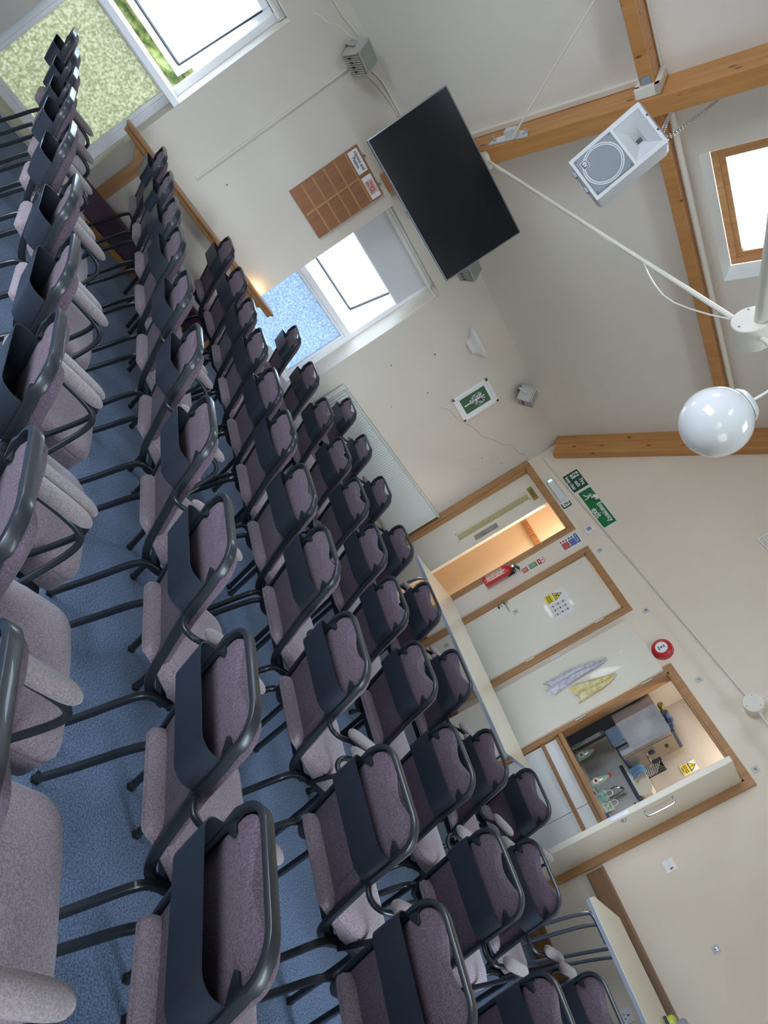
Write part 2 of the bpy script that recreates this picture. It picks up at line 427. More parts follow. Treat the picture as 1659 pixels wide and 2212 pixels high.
# portals for skylights
for mw, yy in ((SM, -2.49), (SM, -6.0), (SR, -2.49), (SR, -6.0)):
    o = area('portal', (0, 0, 0), (0, 0, 0), 1.1, 1.1, 1, portal=True)
    o.matrix_world = mw @ Matrix.Translation((2.64, yy, 0.22))

# pine roof timbers
def beam(name, mw, dims, label, m_=M['pine'], bev=0.006):
    bm = bmesh.new(); box(bm, *dims, bev=bev)
    return tag(finish(bm, name, m_, mw=mw), label, 'roof beam', 'pine roof timbers', 'structure')
RD = 0.258
for side, mw in ((1, SM), (-1, SR)):
    beam('roof_beam', mw, (0.0, LEN, -0.10, 0.0, -RD, 0.001), 'pine rafter lying against the gable wall' if side == 1 else 'pine rafter on the right slope of the gable')
    beam('roof_beam', mw, (0.0, LEN, -3.67, -3.54, -RD, 0.001), 'pine rafter crossing the ceiling above the television' if side == 1 else 'pine rafter on the right slope above the hub')
    beam('roof_beam', mw, (0.0, LEN, -7.2, -7.07, -RD, 0.001), 'pine rafter behind the photographer')
beam('roof_beam', SM, (1.82, 1.912, -3.54, -0.10, -0.17, 0.001), 'short pine purlin between rafter and gable beside white pipe')
beam('roof_beam', SM, (1.82, 1.912, -7.07, -3.67, -0.19, 0.001), 'pine purlin ending at the rafter with a steel plate')

# trims: white trunking along the rafter and around the purlin end
bm = bmesh.new()
box(bm, 0.35, 1.80, -3.712, -3.672, -0.035, 0.0, bev=0.004)
for d in ((1.785, 1.82, -3.74, -3.672, -0.215, -0.01), (1.785, 1.95, -3.74, -3.672, -0.235, -0.19), (1.912, 1.95, -3.74, -3.672, -0.235, 0.0)):
    box(bm, *d, bev=0.004)
tag(finish(bm, 'trim_3', M['rodw'], mw=SM), 'white cable trunking along the rafter and around the purlin end', 'trim', kind='structure')
tag(bx('trim_4', M['edge'], (1.835, 1.895, -3.79, -3.742, -0.198, -0.19), mw=SM), 'grey steel plate under the purlin end', 'plate', kind='structure')
bm = bmesh.new(); tube(bm, [(1.945, -3.54, -0.10), (1.945, -0.1, -0.10)], 0.024, 14)
tag(finish(bm, 'ceiling_pipe', M['rodw'], mw=SM, smooth=True), 'white painted pipe running beside the pine purlin', 'pipe')
bm = bmesh.new()
tube(bm, [(1.925, -7.0, -0.012), (1.925, -3.72, -0.012)], 0.008, 8)
tag(finish(bm, 'ceiling_cable', M['rodw'], mw=SM, smooth=True), 'thin white cable along the top of the near purlin', 'cable')

# dado and skirting
bm = bmesh.new()
box(bm, 4.215, W_, -0.035, 0, 0.61, 0.745, bev=0.008)
prism(bm, [(-0.06, 0.742), (-0.06, 0.755), (0, 0.757), (0, 0.742)], 4.215, W_, 'YZ')
tag(finish(bm, 'trim_1', M['dado']), 'brown wooden dado board right of the kitchen hatch', 'trim', kind='structure')
bm = bmesh.new()
for a, b in ((1.235, 1.50), (2.392, 3.02), (4.215, W_)): box(bm, a, b, -0.022, 0, 0, 0.15, bev=0.005)
tag(finish(bm, 'baseboard_front', M['dado']), 'brown wooden skirting along the gable wall', 'skirting', kind='structure')
bm = bmesh.new(); box(bm, 0, 0.02, -4.98, -0.02, 0, 0.14, bev=0.005)
tag(finish(bm, 'baseboard_left', M['oaky']), 'wooden skirting under the window wall', 'skirting', kind='structure')

# ------------------------------------------------------------------ windows
def window(idx, y0, y1, z0, z1, zt, tilt, lowmat, label):
    w0 = empty('window_%d' % idx, (0, 0, 0)); tag(w0, label, 'window', kind='structure')
    xf0, xf1 = -0.31, -0.245
    bm = bmesh.new(); fw = 0.055
    for d in ((y0, y0+fw, z0, z1), (y1-fw, y1, z0, z1), (y0+fw, y1-fw, z0, z0+fw), (y0+fw, y1-fw, z1-fw, z1)):
        box(bm, xf0, xf1, *d, bev=0.004)
    box(bm, xf0, xf1, y0+fw, y1-fw, zt, zt+0.06, bev=0.004)
    for d in ((y0+fw, y0+fw+0.03, z0+fw, zt), (y1-fw-0.03, y1-fw, z0+fw, zt), (y0+fw+0.03, y1-fw-0.03, z0+fw, z0+fw+0.03), (y0+fw+0.03, y1-fw-0.03, zt-0.03, zt)):
        box(bm, xf0+0.01, xf1-0.02, *d, bev=0.003)
    finish(bm, 'window_frame', M['pvc'], w0)
    bx('window_pane', lowmat, (-0.285, -0.279, y0+fw+0.02, y1-fw-0.02, z0+fw+0.02, zt-0.02), w0)
    # top-hung sash, pushed out
    sash = empty('window_sash', (-0.29, 0, z1-fw)); sash.parent = w0; sash.rotation_euler = (0, tilt, 0)
    hgt = (z1-fw)-(zt+0.06)
    bm = bmesh.new(); sw = 0.06; a0, a1 = y0+fw-0.01, y1-fw+0.01
    for d in ((a0, a0+sw, -hgt, 0), (a1-sw, a1, -hgt, 0), (a0+sw, a1-sw, -hgt, -hgt+sw), (a0+sw, a1-sw, -sw, 0)):
        box(bm, -0.03, 0.03, *d, bev=0.006)
    finish(bm, 'sash_frame', M['pvc'], sash)
    bx('sash_pane', M['frost'], (-0.003, 0.003, a0+sw, a1-sw, -hgt+sw, -sw), sash)
    bm = bmesh.new(); g = 0.006
    for d in ((a0+sw-g, a0+sw+g, -hgt+sw, -sw), (a1-sw-g, a1-sw+g, -hgt+sw, -sw), (a0+sw+g, a1-sw-g, -hgt+sw-g, -hgt+sw+g)): box(bm, 0.003, 0.032, *d)
    finish(bm, 'gasket', M['dk'], sash)
    return w0
w1 = window(1, -5.92, -4.99, 0.03, 2.06, 1.02, math.radians(22), M['frostg'], 'tall window at the top left with frosted green lower pane')
bx('window_sill', M['pvc'], (-0.25, 0.006, -5.92, -4.99, 1.025, 1.075), w1, bev=0.004)
w2 = window(2, -3.45, -2.466, 0.36, 2.076, 1.10, math.radians(22), M['frostb'], 'smaller window below the television with a half drawn blind')
bx('window_sill', M['pvc'], (-0.25, 0.004, -3.448, -2.468, 0.345, 0.363), w2, bev=0.004)
bm = bmesh.new(); tube(bm, [(-0.20, -3.43, 2.035), (-0.20, -2.50, 2.035)], 0.024, 14)
rb = tag(finish(bm, 'roller_blind', M['white'], smooth=True), 'pale roller blind half drawn over the smaller window', 'blind')
bx('blind_cloth', M['spk'], (-0.222, -0.220, -3.42, -2.52, 1.69, 2.035), rb)
bx('bottom_bar', M['white'], (-0.227, -0.215, -3.42, -2.52, 1.68, 1.695), rb, bev=0.002)
bm = bmesh.new(); tube(bm, [(-0.02, -2.48, 2.03), (-0.018, -2.475, 1.55)], 0.002, 6); tube(bm, [(-0.20, -2.49, 2.03), (-0.02, -2.48, 2.03)], 0.006, 8)
finish(bm, 'pull_cord', M['white'], rb)
bm = bmesh.new(); tube(bm, [(-0.20, -5.90, 2.02), (-0.20, -5.01, 2.02)], 0.02, 12)
rb1 = tag(finish(bm, 'roller_blind', M['white'], smooth=True), 'white blind roller at the head of the tall window', 'blind')
bm = bmesh.new(); box(bm, -0.2, -0.18, -5.012, -4.995, 1.99, 2.05); finish(bm, 'blind_bracket', M['white'], rb1)
# windows behind the photographer (seen only as reflections)
for y0, y1 in ((-3.9, -2.1), (-7.1, -5.3)):
    ww = tag(empty('window_5', (0, 0, 0)), None, 'window', kind='structure')
    bm = bmesh.new()
    for d in ((y0, y0+0.06, 0.7, 2.15), (y1-0.06, y1, 0.7, 2.15), (y0, y1, 0.7, 0.76), (y0, y1, 2.09, 2.15), ((y0+y1)/2-0.03, (y0+y1)/2+0.03, 0.7, 2.15)): box(bm, W_+0.1, W_+0.16, *d)
    finish(bm, 'window_frame', M['pvc'], ww); bx('window_pane', M['glass'], (W_+0.12, W_+0.125, y0, y1, 0.7, 2.15), ww)
ww = tag(empty('window_6', (0, 0, 0)), None, 'window', kind='structure')
bm = bmesh.new()
for d in ((2.1, 2.16, 0.7, 2.48), (5.04, 5.1, 0.7, 2.48), (3.57, 3.63, 0.7, 2.48)): box(bm, d[0], d[1], -D_-0.16, -D_-0.1, d[2], d[3])
for z in (0.7, 2.42): box(bm, 2.1, 5.1, -D_-0.16, -D_-0.1, z, z+0.06)
finish(bm, 'window_frame', M['pvc'], ww); bx('window_pane', M['glass'], (2.1, 5.1, -D_-0.13, -D_-0.125, 0.7, 2.48), ww)

# garden outside
tag(bx('garden_ground', M['grass'], (-40, -0.4, -30, 25, -0.25, -0.15)), 'grass and paving outside the windows', 'ground', kind='structure')
tag(bx('garden_ground', M['grass'], (W_+0.3, 40, -30, 25, -0.25, -0.15)), 'ground outside the right wall', 'ground', kind='structure')
bm = bmesh.new()
bmesh.ops.create_grid(bm, x_segments=80, y_segments=16, size=0.5)
rnd = random.Random(3)
for v in bm.verts:
    y = v.co.x*14-8.5; z = (v.co.y+0.5)*1.35
    v.co = Vector((-2.3 - 0.25*math.sin(z*2.2) + rnd.uniform(-.08, .08), y-1.0 + rnd.uniform(-.05, .05), z-0.15 + rnd.uniform(-.05, .05)))
tag(finish(bm, 'hedge', M['hedge'], smooth=False), 'green hedge seen through the gap of the tall open window', 'hedge', kind='stuff')
fe = tag(empty('garden_fence', (0, 0, 0)), 'reddish lattice fence seen through the gap of the smaller window', 'fence')
bm = bmesh.new()
for i in range(14):
    y = -1.6+i*0.24
    tube(bm, [(-3.9, y, 0.9), (-3.9, y+0.24, 1.55)], 0.012, 5); tube(bm, [(-3.9, y+0.24, 0.9), (-3.9, y, 1.55)], 0.012, 5)
finish(bm, 'lattice', M['fence'], fe)
bm = bmesh.new(); box(bm, -3.92, -3.88, -1.7, 1.9, 0.86, 0.9); box(bm, -3.92, -3.88, -1.7, 1.9, 1.55, 1.59)
finish(bm, 'fence_rail', M['fence'], fe)
for y in (-1.65, 0.1, 1.85): bx('fence_post', M['fence'], (-3.95, -3.9, y-0.03, y+0.03, -0.15, 1.62), fe)

# ------------------------------------------------------------------ doors of the gable wall
def arch(parent, x0, x1, ztop, aw=0.062, zb=0.0, name='door_frame'):
    """architrave on the wall face and lining; x0,x1 outer edges"""
    bm = bmesh.new()
    box(bm, x0, x0+aw, -0.018, 0.0, zb, ztop, bev=0.003); box(bm, x1-aw, x1, -0.018, 0.0, zb, ztop, bev=0.003)
    box(bm, x0+aw, x1-aw, -0.018, 0.0, ztop-aw, ztop, bev=0.003)
    box(bm, x0+aw-0.006, x0+aw+0.014, -0.012, 0.125, zb, ztop-aw+0.006); box(bm, x1-aw-0.014, x1-aw+0.006, -0.012, 0.125, zb, ztop-aw+0.006)
    box(bm, x0+aw-0.006, x1-aw+0.006, -0.012, 0.125, ztop-aw-0.014, ztop-aw+0.006)
    return finish(bm, name, M['oak'], parent)
# door 1: toilets
d1 = tag(empty('door_1', (0, 0, 0)), 'half open toilet corridor door with narrow glass strip', 'door', kind='structure')
arch(d1, 0.032, 1.232, 2.055)
bm = bmesh.new(); box(bm, 0.008, 0.095, -0.03, 0.0, 0, 2.05, bev=0.004); finish(bm, 'door_trim', M['oak'], d1)
bm = bmesh.new()
lx0, lx1, ly = 0.112, 0.66, 0.05
for dd in ((lx0, 0.375, 0, 1.975), (0.485, lx1, 0, 1.975), (0.375, 0.485, 0, 0.91), (0.375, 0.485, 1.83, 1.975)): box(bm, dd[0], dd[1], ly, ly+0.044, dd[2], dd[3])
leaf = finish(bm, 'door_leaf', M['door'], d1)
bx('door_glass', mat('reeded_glass', lin(196, 184, 140), 0.25, noise=(60, lin(176, 162, 120))), (0.378, 0.482, ly+0.015, ly+0.022, 0.91, 1.83), leaf)
bm = bmesh.new()
for dd in ((0.362, 0.375, 0.895, 1.845), (0.485, 0.498, 0.895, 1.845), (0.362, 0.498, 0.895, 0.908), (0.362, 0.498, 1.832, 1.845)): box(bm, dd[0], dd[1], ly-0.008, ly, dd[2], dd[3], bev=0.002)
finish(bm, 'glass_bead', M['door'], leaf)
pp = bx('push_plate', M['steel'], (0.530, 0.606, ly-0.002, ly, 1.08, 1.375), leaf); pp['label'] = 'brushed steel push plate'
pl = bx('name_plate', M['gold'], (0.325, 0.54, ly-0.004, ly, 1.863, 1.927), leaf, bev=0.001)
text('TOILETS', 0.046, M['dk'], leaf, (0.432, ly-0.0055, 1.895), xs=0.82)
# door 2: closed store door
d2 = tag(empty('door_2', (0, 0, 0)), 'closed cream door carrying the harmful chemicals notice', 'door', kind='structure')
arch(d2, 1.502, 2.392, 2.055)
l2 = bx('door_leaf', M['door'], (1.580, 2.314, 0.004, 0.048, 0.006, 1.975), d2, bev=0.002)
dh = empty('door_handle', (1.597, -0.0, 1.03)); dh.parent = d2
bm = bmesh.new(); lathe(bm, [(0.025, 0), (0.025, -0.008), (0.022, -0.01)], 20, 'Y', (0, 0.002, 0.015)); lathe(bm, [(0.025, 0), (0.025, -0.008), (0.022, -0.01)], 20, 'Y', (0.01, 0.002, -0.055)); 
tube(bm, smooth_path([(0, 0, 0.015), (0, -0.045, 0.015), (0.02, -0.05, 0.015), (0.12, -0.05, 0.012)]), 0.008, 10)
finish(bm, 'lever', M['chrome'], dh, smooth=True)
bx('keyhole', M['black'], (0.0, 0.02, -0.012, -0.008, -0.06, -0.052), dh)
bm = bmesh.new(); tube(bm, [(2.322, -0.008, 1.70), (2.322, -0.008, 1.79)], 0.006, 8); tube(bm, [(2.322, -0.008, 0.95), (2.322, -0.008, 1.04)], 0.006, 8)
finish(bm, 'hinge', M['alu'], d2)
# door 3: kitchen opening with two leaves
d3 = tag(empty('door_3', (0, 0, 0)), 'kitchen hatch opening with both cream leaves swung open', 'door', kind='structure')
arch(d3, 3.03, 4.19, 2.055)
ll = bx('door_leaf', M['door'], (2.485, 3.075, -0.062, -0.022, 0.03, 1.965), d3, bev=0.002)
rl = empty('door_leaf', (4.128, -0.004, 0.02)); rl.parent = d3; rl.rotation_euler = (0, 0, math.radians(-87.5))
bm = bmesh.new(); box(bm, 0, 0.520, -0.044, 0.0, 0, 1.95, bev=0.003); bl = finish(bm, 'leaf_panel', M['door'], rl)
bm = bmesh.new()
tube(bm, smooth_path([(0.44, 0, 1.24), (0.44, 0.04, 1.24), (0.44, 0.045, 1.26), (0.44, 0.045, 1.44), (0.44, 0.04, 1.46), (0.44, 0, 1.46)], 2), 0.008, 10)
finish(bm, 'pull_handle', M['chrome'], rl, smooth=True)
bm = bmesh.new(); box(bm, 0.519, 0.523, -0.034, -0.010, 1.0, 1.14)
finish(bm, 'latch_plate', M['steel'], rl)
bm = bmesh.new(); lathe(bm, [(0.02, 0.0), (0.02, 0.01), (0.012, 0.014)], 16, 'Y', (0.47, 0, 1.08)); finish(bm, 'lock_escutcheon', M['chrome'], rl, smooth=True)
bm = bmesh.new()
for z in (0.35, 1.1, 1.75):
    tube(bm, [(3.084, -0.03, z), (3.084, -0.03, z+0.1)], 0.006, 8); tube(bm, [(4.126, -0.012, z), (4.126, -0.012, z+0.1)], 0.006, 8)
finish(bm, 'hinge', M['alu'], d3)

# under-counter doors and the wooden sill
uc = tag(empty('kitchen_cabinet', (0, 0, 0)), 'white cupboard doors with wooden finger rails under the kitchen sill', 'cabinet')
for i, (a, b) in enumerate(((3.115, 3.725), (3.729, 4.115))):
    bx('cabinet_door', M['white'], (a, b, 0.035, 0.053, 0.08, 0.722), uc, bev=0.001)
    bx('drawer', M['white'], (a, b, 0.035, 0.053, 0.755, 0.866), uc, bev=0.001)
for z0, z1 in ((0.723, 0.753), (0.867, 0.90)):
    bm = bmesh.new()
    for k in range(4):
        zz = z0+(z1-z0)*k/4
        box(bm, 3.115, 4.115, 0.008+0.006*(k % 2), 0.05, zz, zz+(z1-z0)/4-0.001)
    finish(bm, 'finger_rail', M['oakx'], uc)
bx('carcass', M['white'], (3.115, 4.115, 0.055, 0.1, 0.08, 0.9), uc)
bx('plinth', M['black'], (3.115, 4.115, 0.07, 0.09, 0.0, 0.078), uc)
tag(bx('hatch_sill', M['oakx'], (3.105, 4.12, -0.005, 0.06, 0.905, 0.945), bev=0.005), 'light wooden sill along the bottom of the kitchen opening', 'sill')

# rooms beyond
bm = bmesh.new()
box(bm, 2.95, 3.04, 0.12, 0.75, 0, 2.4); box(bm, 3.04, 5.0, 0.66, 0.75, 0, 2.4); box(bm, 5.0, 5.1, 0.12, 0.75, 0, 2.4); box(bm, 2.95, 5.1, 0.12, 0.75, 2.4, 2.5)
tag(finish(bm, 'wall_kitchen', M['kwall']), 'plain walls of the small kitchen beyond the hatch', 'wall', kind='structure')
bm = bmesh.new()
box(bm, -0.32, -0.2, 0.12, 0.9, 0, 2.4); box(bm, -0.2, 2.9, 0.8, 0.9, 0, 2.4); box(bm, 2.84, 2.94, 0.12, 0.9, 0, 2.4); box(bm, -0.32, 2.94, 0.12, 0.9, 2.4, 2.5)
tag(finish(bm, 'wall_corridor', M['twall']), 'warm peach coloured wall of the toilet corridor', 'wall', kind='structure')
area('kitchen_added_light', (4.0, 0.38, 2.38), (0, 0, 0), 0.9, 0.2, 3.0, (1.0, 0.95, 0.88))  # added area light that brightens the kitchen, its fitting is unseen
area('corridor_added_light', (1.3, 0.45, 2.38), (0, 0, 0), 1.2, 0.3, 9, (1.0, 0.93, 0.82))  # unseen warm light added to brighten the corridor wall

# ------------------------------------------------------------------ worktop and kitchen things
wt = tag(empty('kitchen_worktop', (0, 0, 0)), 'stainless steel sink worktop inside the kitchen opening', 'worktop')
bm = bmesh.new()
cells(bm, 3.04, 4.95, 0.1, 0.66, [(3.55, 3.98, 0.2, 0.56)], lambda a, b, c_, d: box(bm, a, b, c_, d, 0.90, 0.925))
finish(bm, 'worktop_sheet', M['sink'], wt)
bm = bmesh.new()
for d in ((3.54, 3.99, 0.19, 0.2), (3.54, 3.99, 0.56, 0.57), (3.54, 3.55, 0.2, 0.56), (3.98, 3.99, 0.2, 0.56)): box(bm, *d, 0.76, 0.924)
box(bm, 3.54, 3.99, 0.19, 0.57, 0.755, 0.765); finish(bm, 'sink_bowl', M['sink'], wt)
bm = bmesh.new(); tube(bm, smooth_path([(3.56, 0.60, 0.92), (3.56, 0.60, 1.10), (3.56, 0.55, 1.15), (3.56, 0.44, 1.12), (3.56, 0.42, 1.05)]), 0.011, 10)
finish(bm, 'tap', M['chrome'], wt, smooth=True)
bm = bmesh.new(); box(bm, 3.04, 4.95, 0.645, 0.66, 0.925, 1.235)
tag(finish(bm, 'splashback', M['tile']), 'pale grey splashback panel behind the sink', 'splashback')
bo = tag(empty('water_boiler', (0, 0, 0)), 'wall mounted stainless steel water boiler in the kitchen', 'water boiler')
bm = bmesh.new()
poly = [(3.08, 0.52), (3.08, 0.15), (3.44, 0.13), (3.475, 0.145), (3.485, 0.18), (3.485, 0.52)]
prism(bm, poly, 1.29, 1.755, 'XY'); finish(bm, 'boiler_body', M['steel'], bo)
bx('top_cap', M['navy'], (3.42, 3.49, 0.14, 0.5, 1.745, 1.775), bo, bev=0.006)
bx('base_cap', M['navy'], (3.07, 3.49, 0.14, 0.5, 1.275, 1.292), bo, bev=0.004)
bx('front_panel', mat('boiler_front', lin(150, 140, 126), 0.35, metal=0.7), (3.486, 3.49, 0.19, 0.5, 1.31, 1.74), bo)
bx('gauge_window', M['black'], (3.49, 3.494, 0.30, 0.36, 1.64, 1.67), bo)
bm = bmesh.new(); lathe(bm, [(0.03, 0), (0.03, 0.012), (0.012, 0.016)], 18, 'X', (3.49, 0.3, 1.52)); finish(bm, 'dial', M['navy'], bo, smooth=True)
bm = bmesh.new(); tube(bm, [(3.49, 0.33, 1.47), (3.57, 0.33, 1.47), (3.575, 0.33, 1.44)], 0.009, 10); finish(bm, 'boiler_tap', M['chrome'], bo, smooth=True)
bx('tap_lever', M['black'], (3.545, 3.575, 0.32, 0.34, 1.48, 1.56), bo, bev=0.004)
bm = bmesh.new()
for k in range(9):
    a = 1.385+0.02*k
    tube(bm, [(3.42, 0.648, a-0.09), (3.53, 0.648, a+0.02)], 0.0022, 5); tube(bm, [(3.53, 0.648, a-0.09), (3.42, 0.648, a+0.02)], 0.0022, 5)
gp = bx('drip_panel', M['dk'], (3.415, 3.535, 0.655, 0.66, 1.375, 1.55)); finish(bm, 'mesh_grille', M['alu'], gp); tag(gp, 'dark panel with diamond mesh behind the boiler tap', 'grille')
dp = tag(empty('paper_dispenser', (0, 0, 0)), 'cream paper towel dispenser with navy base on the kitchen wall', 'dispenser')
bm = bmesh.new(); prism(bm, [(3.40, 1.235), (3.68, 1.235), (3.70, 1.27), (3.70, 1.345), (3.66, 1.375), (3.44, 1.375), (3.40, 1.34)], 0.50, 0.645); finish(bm, 'dispenser_body', M['cream'], dp)
bx('dispenser_base', M['navy'], (3.385, 3.70, 0.49, 0.645, 1.205, 1.238), dp, bev=0.006)
tr = tag(empty('baking_tray', (3.17, 0.17, 0.95)), 'black tin standing on end at the left of the hatch', 'tray')
tr.rotation_euler = (0, 0, math.radians(8))
bm = bmesh.new(); prism(bm, rrect(-0.09, 0.06, 0.0, 0.42, 0.03), -0.03, 0.03); finish(bm, 'tin_body', M['tin'], tr)
bm = bmesh.new(); prism(bm, rrect(-0.10, 0.07, -0.008, 0.43, 0.035), -0.04, -0.03); finish(bm, 'tin_rim', M['tin'], tr)
gt = bx('plastic_tub', mat('slate_tub', lin(84, 100, 116), 0.3), (3.25, 3.40, 0.05, 0.12, 1.262, 1.39), bev=0.012); tag(gt, 'slate blue plastic tub resting high beside the black tin', 'tub')
st = bx('dish_rack', M['clearp'], (3.235, 3.41, 0.05, 0.13, 0.947, 1.26), bev=0.004); tag(st, 'clear plastic rack stacked under the slate blue tub', 'rack')
def bottle(x, y, lab, grp):
    b = tag(empty('washing_up_bottle', (x, y, 0.9265)), lab, 'bottle', grp)
    bm = bmesh.new(); rings = []
    for z, a, c_ in ((0, 0.03, 0.018), (0.01, 0.035, 0.021), (0.08, 0.036, 0.022), (0.12, 0.03, 0.02), (0.15, 0.02, 0.016), (0.175, 0.011, 0.011), (0.185, 0.010, 0.010)):
        rings.append([(a*math.cos(t*2*PI/16), c_*math.sin(t*2*PI/16), z) for t in range(16)])
    loft(bm, rings); finish(bm, 'bottle_body', mat('green_detergent', lin(170, 184, 170), 0.15, coat=0.5), b, smooth=True)
    bm = bmesh.new(); lathe(bm, [(0.014, 0.183), (0.014, 0.20), (0.007, 0.205), (0.006, 0.222)], 14); cp = finish(bm, 'bottle_cap', M['red'], b, smooth=True); cp['label'] = 'red squeeze cap'
    bm = bmesh.new(); prism(bm, [(0.026*math.cos(t*PI/8), 0.065+0.03*math.sin(t*PI/8)) for t in range(16)], -0.0235, -0.0215); lb = finish(bm, 'bottle_label', M['paper'], b)
    bm = bmesh.new(); prism(bm, [(0.016*math.cos(t*PI/6), 0.065+0.012*math.sin(t*PI/6)) for t in range(12)], -0.0245, -0.0236); finish(bm, 'label_print', M['rprint'], lb)
    return b
bottle(3.30, 0.16, 'washing up bottle beside the clear rack, red cap up', 'washing up bottles')
bottle(3.52, 0.24, 'washing up bottle by the sink tap, nearer the middle of the hatch', 'washing up bottles')
cl = tag(empty('dish_cloth', (3.535, 0.40, 1.40)), 'pale blue dish cloth hanging from the boiler above the dispenser', 'cloth')
def drape(bm, w0, w1, h, n=12, mz=10, amp=0.015, seed=1, depth=0.02):
    """hanging cloth gathered at the top: w0 top width, w1 bottom width; double sided slab"""
    rn = random.Random(seed); ph = [rn.uniform(0, 6) for _ in range(3)]
    for s in (0, 1):
        pass
    rows = []
    for j in range(mz+1):
        t = j/mz; ww = w0+(w1-w0)*(t**0.7); ring = []
        for i in range(n+1):
            u = i/n-0.5
            y = -depth*math.sin(PI*min(1, t*1.2+.1)) + amp*(0.3+t)*math.sin(u*14+ph[0]+t*1.5) + amp*0.5*math.sin(u*25+ph[1])
            ring.append((u*ww + 0.015*math.sin(t*4+ph[2]), y, -h*t + (0.05*h*math.sin(u*9+ph[1]) if j == mz else 0)))
        rows.append(ring)
    F = [[bm.verts.new(p) for p in r] for r in rows]; B = [[bm.verts.new((p[0], p[1]+0.006, p[2])) for p in r] for r in rows]
    for j in range(mz):
        for i in range(n):
            bm.faces.new([F[j][i], F[j][i+1], F[j+1][i+1], F[j+1][i]]); bm.faces.new([B[j][i+1], B[j][i], B[j+1][i], B[j+1][i+1]])
    for j in range(mz):
        bm.faces.new([F[j][0], F[j+1][0], B[j+1][0], B[j][0]]); bm.faces.new([F[j+1][n], F[j][n], B[j][n], B[j+1][n]])
    for i in range(n):
        bm.faces.new([F[0][i+1], F[0][i], B[0][i], B[0][i+1]]); bm.faces.new([F[mz][i], F[mz][i+1], B[mz][i+1], B[mz][i]])
bm = bmesh.new(); drape(bm, 0.07, 0.11, 0.13, amp=0.008, seed=4); finish(bm, 'cloth_folds', M['bclt'], cl, smooth=True)
for nm, mt_, x, y, z, sd, lab in (('folded_cloth', 'olive', 3.20, 0.34, 1.80, 5, 'crumpled olive cloth on top of the boiler'), ('folded_cloth', 'dblue', 3.32, 0.26, 1.79, 9, 'crumpled denim blue cloth on top of the boiler')):
    bm = bmesh.new(); bmesh.ops.create_icosphere(bm, subdivisions=3, radius=0.07); rn = random.Random(sd)
    for v in bm.verts: v.co = Vector((v.co.x*1.1, v.co.y*0.9, v.co.z*0.45))*(1+0.18*math.sin(v.co.x*90+v.co.y*60)+rn.uniform(-.05, .05))
    tag(finish(bm, nm, M[mt_], loc=(x, y, z), smooth=True), lab, 'cloth')
sp = tag(empty('spray_bottle', (3.82, 0.36, 0.9265)), 'spray bottle with black trigger near the open hatch leaf', 'spray bottle')
bm = bmesh.new(); lathe(bm, [(0.03, 0), (0.034, 0.01), (0.034, 0.12), (0.012, 0.18), (0.012, 0.2)], 18); finish(bm, 'bottle_body', M['clearp'], sp, smooth=True)
bm = bmesh.new(); prism(bm, [(-0.012, 0.2), (0.012, 0.2), (0.014, 0.235), (0.03, 0.25), (0.03, 0.262), (-0.045, 0.262), (-0.05, 0.25), (-0.02, 0.24), (-0.035, 0.205), (-0.028, 0.2)], -0.011, 0.011); finish(bm, 'trigger', M['black'], sp)
def gift(x, y, mt_, lab, hh=0.1):
    g = tag(empty('gift_bag', (x, y, 0.9265)), lab, 'bag', 'small gift bags on the kitchen worktop')
    bm = bmesh.new(); box(bm, -0.045, 0.045, -0.02, 0.02, 0, hh, bev=0.002); finish(bm, 'bag_body', mt_, g)
    bm = bmesh.new(); tube(bm, smooth_path([(-0.02, -0.021, hh-.01), (-0.025, -0.021, hh+0.04), (0.0, -0.021, hh+0.055), (0.025, -0.021, hh+0.04), (0.02, -0.021, hh-.01)]), 0.003, 6); finish(bm, 'bag_handle', M['white'], g, smooth=True)
gift(3.70, 0.14, mat('teal_card', lin(90, 140, 160), 0.5, noise=(30, lin(170, 190, 140))), 'small teal patterned bag with white cord handle')
gift(3.79, 0.13, mat('white_pattern_card', lin(214, 214, 206), 0.5, noise=(40, lin(90, 130, 100))), 'small white patterned bag with white cord handle')
bm = bmesh.new(); box(bm, 3.84, 3.92, 0.11, 0.17, 0.925, 0.965, bev=0.01); tag(finish(bm, 'soap_box', M['blue']), 'dark blue carton behind the hatch leaf', 'carton')
bm = bmesh.new(); bmesh.ops.create_icosphere(bm, subdivisions=3, radius=0.06); rn = random.Random(2)
for v in bm.verts: v.co *= 1+rn.uniform(-.18, .12)
tag(finish(bm, 'plastic_bag', M['clearp'], loc=(3.95, 0.2, 1.0)), 'crumpled clear plastic bag beside the open hatch leaf', 'bag')
cs = tag(bx('caution_sign', M['paper'], (3.562, 3.652, 0.655, 0.66, 1.65, 1.79)), 'yellow caution very hot water notice on the kitchen wall', 'sign')
bx('yellow_panel', M['yellow'], (3.566, 3.648, 0.653, 0.655, 1.655, 1.715), cs)
bm = bmesh.new(); prism(bm, [(3.565, 1.725), (3.649, 1.725), (3.607, 1.787)], 0.652, 0.655); finish(bm, 'triangle_border', M['dk'], cs)
bm = bmesh.new(); prism(bm, [(3.575, 1.731), (3.639, 1.731), (3.607, 1.778)], 0.651, 0.652); finish(bm, 'triangle', M['yellow'], cs)
text('!', 0.045, M['dk'], cs, (3.607, 0.6505, 1.749), bold=0.001)
text('Caution\nVery hot\nwater', 0.021, M['dk'], cs, (3.607, 0.6515, 1.686), spacing=0.85)

